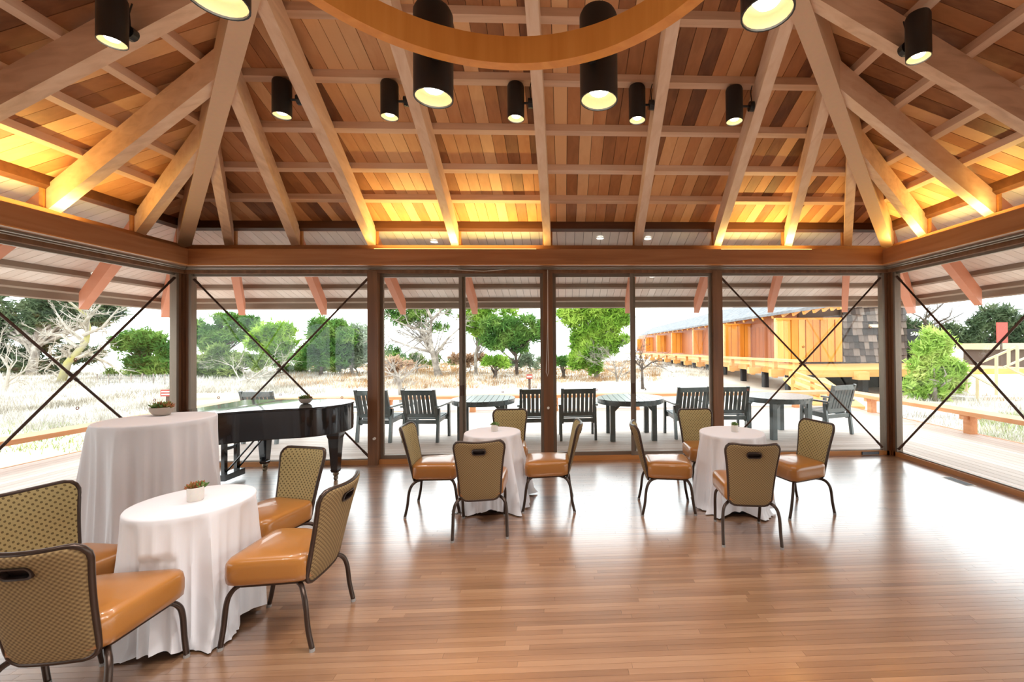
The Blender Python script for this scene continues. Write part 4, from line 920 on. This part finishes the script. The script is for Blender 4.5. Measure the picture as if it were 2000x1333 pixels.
# bay 3
tree('pine_tree', 'large bright green pine outside the right sliding door', 'tree', 24, (1165, 738), dome(1092, 1238, 580, 660, 26, 17) + dome(1110, 1235, 630, 700, 20, 18) + dome(1110, 1185, 665, 735, 14, 19), 'lf_bright', 'bark', 49, 0.9, 0.34, 0.18)
bare('grey_bush', 'grey twiggy bush at the foot of the bright pine', 22, [[(1205, 735), (1200, 715), (1190, 700)], [(1210, 735), (1220, 710), (1230, 695)], [(1205, 732), (1185, 720), (1180, 708)], [(1215, 735), (1235, 720), (1240, 708)]], 'bark', 50, 0.06, 4)
bare('small_dead_tree', 'small dark dead tree beside the boardwalk', 19, [[(1255, 738), (1254, 722), (1250, 708)], [(1254, 722), (1275, 708), (1290, 706)], [(1254, 718), (1240, 706), (1230, 702)]], 'barkd', 51, 0.08, 3)
tree('green_shrub', 'small grey green shrub left of the bright pine', 'shrub', 25, (1100, 712), dome(1086, 1112, 698, 714, 4, 20), 'lf_mid', 'barkd', 52, 0.8, 0.3)
for i, (xx, x0, x1, v0, v1, lf_, lab) in enumerate(((700, 640, 745, 692, 728, 'lf_grey', 'low grey green scrub at the foot of the sparse tree'), (815, 745, 900, 694, 716, 'lf_olive', 'low olive scrub under the bare limbed pine'), (915, 880, 950, 690, 716, 'lf_dry', 'low dry scrub behind the door mullion'), (1040, 990, 1085, 690, 718, 'lf_grey', 'low grey scrub behind the middle post'), (600, 520, 660, 706, 732, 'lf_olive', 'low olive scrub before the dark pine'), (250, 190, 345, 716, 746, 'lf_olive', 'low olive scrub behind the wire fence'))):
    tree('scrub', lab, 'shrub', 30, (xx, v1 + 2), dome(x0, x1, v0, v1, 12, 60 + i), lf_, 'bark', 70 + i, 0.55, 0.4, 0.05, grp='low scrub')
# right side
tree('young_pine', 'rounded pale green young pine by the right bench', 'tree', 14.5, (1825, 785), dome(1788, 1862, 652, 705, 14, 21) + dome(1766, 1886, 690, 745, 20, 27) + dome(1765, 1880, 725, 782, 20, 22) + [(1812, 650, 7, 9), (1838, 660, 10, 10)], 'lf_light', 'bark', 53, 0.9, 0.24)
tree('dark_tree', 'dark distant evergreen behind the young pine', 'tree', 38, (1790, 720), dome(1700, 1830, 618, 720, 22, 23), 'lf_dark', 'barkd', 54, 0.7, 0.6, 0.25)
tree('dark_tree', 'dark distant evergreens above the stairs', 'tree', 36, (1930, 715), dome(1840, 2080, 598, 700, 34, 24), 'lf_dark', 'barkd', 55, 0.7, 0.6, 0.25)
bare('bare_tree', 'leafless tree against the sky behind the young pine', 34, [[(1812, 720), (1812, 640), (1811, 600)], [(1812, 640), (1840, 620), (1870, 600)], [(1812, 635), (1790, 620), (1775, 605)], [(1812, 650), (1845, 635), (1880, 612)], [(1812, 620), (1830, 600), (1850, 590)]], 'barkd', 56, 0.16, 3)
# ---- wire fence at the left
fo = tag(empty('wire_fence', atd(270, 742, 22)), 'low wire mesh fence on the sand at the left', 'fence'); fl = Vector(fo.location); mb = MB(); wp = MB()
for i in range(9):
    x = 190 + i * 22; p = atd(x, 742, 22); p.z = gz(p.x, p.y); MB().tube([p - fl, p - fl + Vector((0, 0, 0.55))], 0.03, 5).build('fence_post', M['bark'], fo)
for hh in (0.1, 0.3, 0.5):
    a, b = atd(190, 742, 22), atd(366, 742, 22); a.z = gz(a.x, a.y) + hh; b.z = gz(b.x, b.y) + hh; mb.tube([a - fl, b - fl], 0.008, 4)
for i in range(60):
    p = atd(190 + i * 3, 742, 22); p.z = gz(p.x, p.y); mb.tube([p - fl + Vector((0, 0, 0.05)), p - fl + Vector((0, 0, 0.5))], 0.006, 3, caps=False)
mb.build('mesh_wire', M['steel'], fo)
# ---- little signs
def sign(px, pv, dep, wpx, hpx, lab, rows, post=True):
    c = atd(px, pv, dep); o = tag(empty('sign', (c.x, c.y, gz(c.x, c.y))), lab, 'sign'); z = c.z - o.location.z; w_, h_ = wpx * dep / FPX / 2, hpx * dep / FPX / 2
    MB().box(-w_, w_, -0.015, 0.015, z - h_, z + h_).build('panel', M['red'], o)
    for i in range(rows):
        zz = z + h_ - (i + 0.75) * 2 * h_ / (rows + 0.5); MB().box(-w_ * 0.82, w_ * 0.82, -0.02, -0.015, zz - h_ * 0.32 / rows, zz + h_ * 0.32 / rows).build('text_line', M['letter'], o)
    MB().box(-0.035, 0.035, 0.015, 0.06, 0, z + h_).build('stake', M['brown'], o)
sign(326, 768, 9.5, 22, 13, 'small red and white notice sign near the left corner post', 2); sign(1034, 736, 13, 11, 9, 'tiny red framed sign on a stake in the dry grass', 1)
# ---- lodge
lod = tag(empty('lodge', atd(1640, 720, 22)), 'long grey roofed lodge with orange cedar screens', 'building'); lb = Vector(lod.location)
FINS = [(21.6, 1517, 1645, 623, 708, 9), (28, 1416, 1467, 634, 698, 4), (39, 1355, 1391, 646, 692, 4), (47, 1313, 1346, 651, 690, 4), (56, 1284, 1312, 656, 688, 4), (66, 1262, 1283, 660, 687, 3), (78, 1245, 1262, 663, 686, 3)]
for dep, xl, xr, vt, vb, n in FINS:
    a, b = atd(xl, vb, dep) - lb, atd(xr, vb, dep) - lb; zt = atd(xl, vt, dep).z - lb.z
    fin = MB().bar(Vector((a.x, a.y + 0.1, (a.z + zt) / 2)), Vector((b.x, b.y + 0.1, (a.z + zt) / 2)), 0.08, zt - a.z).build('cedar_screen', M['cedard'], lod)
    for i in range(n):
        p, q = a.lerp(b, (i + 0.04) / n), a.lerp(b, (i + 0.96) / n); off = 0.0 if i % 2 else 0.035
        MB().box(p.x, q.x, p.y - 0.02 - off, p.y + 0.06, a.z, zt - 0.06).build('screen_board', M['cedarZ'], fin)
    MB().box(a.x - 0.05, b.x + 0.03, a.y - 0.09, a.y + 0.14, zt - 0.06, zt + 0.04).build('screen_cap', M['cedarZ'], fin); MB().box(a.x - 0.07, a.x + 0.02, a.y - 0.08, a.y + 0.1, a.z - 0.1, zt).build('screen_stile', M['cedarX'], fin)
def cx(c, dep, z): p = CAM + AXF * dep + AXR * c; return Vector((p.x, p.y, z))
fw = MB().hexa([cx(11.25, 22.2, 0.3) - lb, cx(11.45, 22.2, 0.3) - lb, cx(11.45, 82, 0.0) - lb, cx(11.25, 82, 0.0) - lb], [cx(11.25, 22.2, 3.45) - lb, cx(11.45, 22.2, 3.45) - lb, cx(11.45, 82, 3.4) - lb, cx(11.25, 82, 3.4) - lb]).build('facade_wall', M['cedard'], lod)
for i in range(16):
    d0 = 22.3 + i * 0.55; p, q = cx(11.22, d0 + 0.02, 0.4) - lb, cx(11.22, d0 + 0.53, 0.4) - lb; MB().hexa([p, p + Vector((0.03, 0, 0)), q + Vector((0.03, 0, 0)), q], [p + Vector((0, 0, 2.3)), p + Vector((0.03, 0, 2.3)), q + Vector((0.03, 0, 2.3)), q + Vector((0, 0, 2.3))]).build('wall_board', M['cedard'], fw)
# roof from pixel lines of eave and ridge
e0, e1 = atd(1640, 597, 17), atd(1250, 656, 73); r0_, r1_ = cx(13.2, 18.5, 4.7), cx(13.0, 76, 4.6)
up = Vector((0, 0, 0.14))
MB().hexa([v - lb for v in (e0, e1, r1_, r0_)], [v - lb + up for v in (e0, e1, r1_, r0_)]).build('roof', M['roofg'], lod)
for i in range(30):
    f = (i / 30) ** 1.6; p = e0.lerp(e1, f * 0.9); q = r0_.lerp(r1_, f * 0.9); d = (q - p).normalized(); MB().bar(p - lb - Vector((0, 0, 0.13)) + d * 0.12, p - lb - Vector((0, 0, 0.13)) + d * 1.6, 0.12, 0.16).build('eave_rafter', M['cedarX'], lod)
q_ = [cx(11.3, 22.2, 0.6), cx(13.6, 22.2, 0.6), cx(13.6, 22.4, 0.6), cx(11.3, 22.4, 0.6)]; MB().hexa([v - lb for v in q_], [v - lb + Vector((0, 0, 3.4)) for v in q_]).build('end_wall', M['brown'], lod)
# shingle end wall: courses of single shingles
sa, sb = atd(1646, 718, 21.9), atd(1775, 716, 21.9); sw_ = MB().box(sa.x - lb.x, sb.x - lb.x, sa.y - lb.y, sa.y - lb.y + 0.15, sa.z - lb.z - 0.1, 3.7 - lb.z).build('shingle_wall', M['shing'], lod)
rd = random.Random(5); zc = sa.z - lb.z - 0.1; ci = 0
while zc < 3.6 - lb.z:
    x = sa.x - lb.x - (0.1 if ci % 2 else 0.0)
    while x < sb.x - lb.x:
        w_ = rd.uniform(0.2, 0.34); hh = rd.uniform(-0.015, 0.015); y0 = sa.y - lb.y
        x1_, x2_ = max(x + 0.006, sa.x - lb.x), min(x + w_, sb.x - lb.x)
        if x2_ - x1_ > 0.05: MB().hexa([(x1_, y0 - 0.085, zc + hh), (x2_, y0 - 0.085, zc + hh), (x2_, y0, zc + hh), (x1_, y0, zc + hh)], [(x1_, y0 - 0.012, zc + 0.40), (x2_, y0 - 0.012, zc + 0.40), (x2_, y0, zc + 0.40), (x1_, y0, zc + 0.40)]).build('shingle', M['shing'], sw_)
        x += w_
    zc += 0.35; ci += 1
a, b = atd(1697, 640, 21.7) - lb, atd(1723, 634, 21.7) - lb; MB().box(a.x, b.x, a.y - 0.06, a.y + 0.02, a.z, b.z).build('name_board', M['paleg'], sw_)
# boardwalk
bwk = tag(empty('boardwalk', atd(1560, 725, 17)), 'raised orange cedar boardwalk with a low rail beside the lodge', 'boardwalk'); bb = Vector(bwk.location)
zt = 0.62
MB().hexa([v - bb for v in (cx(8.6, 16.6, zt - 0.28), cx(18, 16.6, zt - 0.28), cx(18, 21.8, zt - 0.28), cx(8.6, 21.8, zt - 0.28))], [v - bb for v in (cx(8.6, 16.6, zt), cx(18, 16.6, zt), cx(18, 21.8, zt), cx(8.6, 21.8, zt))]).build('end_deck', M['cedarX'], bwk)
MB().hexa([v - bb for v in (cx(8.5, 21.8, zt - 0.26), cx(11.3, 21.8, zt - 0.26), cx(11.3, 80, 0.05), cx(8.5, 80, 0.05))], [v - bb for v in (cx(8.5, 21.8, zt), cx(11.3, 21.8, zt), cx(11.3, 80, 0.25), cx(8.5, 80, 0.25))]).build('walkway', M['cedarX'], bwk)
ra, rb = atd(1563, 706, 16.0), atd(1245, 690, 60.0); MB().bar(ra - bb, rb - bb, 0.4, 0.1).build('rail', M['cedarX'], bwk)
for i in range(13):
    p = ra.lerp(rb, ((i + 0.35) / 13) ** 1.35) - bb; q = p - Vector((0, 0, 0.75)); po = MB().bar(p, q, 0.16, 0.16).build('rail_post', M['cedarX'], bwk)
    MB().bar(q + Vector((-0.22, 0, 0.2)), q + Vector((0.35, 0, 0.2)), 0.22, 0.3).build('bracket', M['cedarX'], po)
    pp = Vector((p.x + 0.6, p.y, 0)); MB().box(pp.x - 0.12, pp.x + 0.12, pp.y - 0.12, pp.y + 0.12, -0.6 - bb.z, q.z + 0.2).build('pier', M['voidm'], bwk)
for x in (1600, 1690, 1760, 1940):
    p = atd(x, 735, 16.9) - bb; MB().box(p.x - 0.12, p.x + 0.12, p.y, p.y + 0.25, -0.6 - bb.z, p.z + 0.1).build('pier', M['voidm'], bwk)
p = atd(1690, 734, 16.4) - bb; MB().box(p.x - 0.32, p.x + 0.1, p.y - 0.1, p.y + 0.3, p.z - 0.16, p.z + 0.14).build('beam_end', M['cedarX'], bwk)
MB().hexa([v - bb for v in (cx(9.5, 19.5, -0.5), cx(18, 19.5, -0.5), cx(18, 19.7, -0.5), cx(9.5, 19.7, -0.5))], [v - bb for v in (cx(9.5, 19.5, zt - 0.28), cx(18, 19.5, zt - 0.28), cx(18, 19.7, zt - 0.28), cx(9.5, 19.7, zt - 0.28))]).build('underdeck_shade', M['voidm'], bwk)  # dark sheet painted as the shade in the void under the boardwalk
# ramp with railing down to the deck
rm_ = tag(empty('ramp', atd(1590, 765, 12.5)), 'short orange railed ramp from the boardwalk to the deck', 'ramp'); rbs = Vector(rm_.location)
def seg(a, b, w_, h_, nm, da=13.2, db=11.8): MB().bar(atd(*a, da) - rbs, atd(*b, db) - rbs, w_, h_).build(nm, M['cedarX'], rm_)
seg((1549, 728), (1625, 756), 0.12, 0.09, 'top_rail'); seg((1549, 739), (1620, 766), 0.06, 0.09, 'mid_rail'); seg((1549, 752), (1600, 772), 0.06, 0.1, 'low_rail', 13.2, 12.3)
for x, v0, v1, dp in ((1549, 730, 772, 13.2), (1587, 742, 772, 12.5), (1620, 755, 776, 11.9)): MB().bar(atd(x, v0, dp) - rbs, atd(x, v1, dp) - rbs, 0.09, 0.09).build('ramp_post', M['cedarX'], rm_)
q0, q1 = atd(1570, 762, 14.0), atd(1640, 782, 11.6); q0.z, q1.z = 0.5, -0.1; MB().bar(q0 - rbs, q1 - rbs, 1.3, 0.08).build('ramp_floor', M['cedarX'], rm_)
# stairs at the right
st = tag(empty('stairs', atd(1940, 790, 15)), 'pale outdoor steps with thin wooden handrails', 'stairs'); sb_ = Vector(st.location)
for i in range(6):
    v = 788 - i * 11; dp = 14.0 + i * 0.45; a, b = atd(1884 + i * 3, v, dp) - sb_, atd(2110, v, dp) - sb_; MB().box(a.x, b.x, a.y, a.y + 0.6, a.z - 0.2, a.z).build('step', M['conc'], st)
def hr(a, b, dp, nm='handrail', w_=0.06): MB().bar(atd(*a, dp) - sb_, atd(*b, dp) - sb_, w_, w_).build(nm, M['woodp'], st)
hr((1908, 712), (1990, 676), 14.5); hr((1890, 728), (1945, 757), 14.0); hr((1965, 716), (2010, 738), 14.6); hr((1960, 718), (2010, 696), 15.5)
for x, v0, v1 in ((1946, 694, 772), (1970, 680, 715), (1909, 738, 790), (1987, 675, 725), (1887, 735, 765)): hr((x, v0), (x, v1), 14.3, 'rail_post', 0.08)
# far shed, signs at the right
sh = tag(empty('shed', atd(1960, 715, 27)), 'low brown shed wall behind the stairs', 'building'); s0_ = Vector(sh.location); a, b = atd(1925, 712, 27) - s0_, atd(2100, 712, 27) - s0_
MB().box(a.x, b.x, a.y, a.y + 1.5, -0.7, atd(1950, 683, 27).z - s0_.z).build('shed_wall', M['brown'], sh); MB().box(a.x - 0.2, b.x, a.y - 0.3, a.y + 1.8, atd(1950, 683, 27).z - s0_.z, atd(1950, 671, 27).z - s0_.z).build('shed_fascia', M['woodp'], sh)
rs = atd(1957, 650, 26); o = tag(empty('red_panel', (rs.x, rs.y, gz(rs.x, rs.y))), 'plain red panel on posts above the shed', 'sign'); z = rs.z - o.location.z
MB().box(-0.34, 0.34, -0.03, 0.03, z - 0.62, z + 0.62).build('panel', M['red'], o); MB().box(-0.05, 0.05, 0.03, 0.1, 0, z + 0.5).build('stake', M['brown'], o)
ts = atd(1789, 653, 24); o = tag(empty('letter_sign', (ts.x, ts.y, gz(ts.x, ts.y))), 'dark board with white letters half hidden by the young pine', 'sign'); z = ts.z - o.location.z
MB().box(-0.55, 0.9, -0.02, 0.03, z - 0.5, z + 0.3).build('panel', M['voidm'], o); MB().box(-0.05, 0.05, 0.03, 0.1, 0, z).build('stake', M['brown'], o)
cu = bpy.data.curves.new('lettering', 'FONT'); cu.body = 'SARO'; cu.size = 0.27; cu.extrude = 0.01; cu.align_x = 'CENTER'; cu.align_y = 'CENTER'
to = bpy.data.objects.new('lettering_src', cu); COL.objects.link(to); dg = bpy.context.evaluated_depsgraph_get(); me = bpy.data.meshes.new_from_object(to.evaluated_get(dg)); bpy.data.objects.remove(to, do_unlink=True)
lt = bpy.data.objects.new('lettering', me); me.materials.clear(); me.materials.append(M['letter']); COL.objects.link(lt); lt.parent = o; lt.location = (0, -0.035, z); lt.rotation_euler = (math.pi / 2, 0, 0)
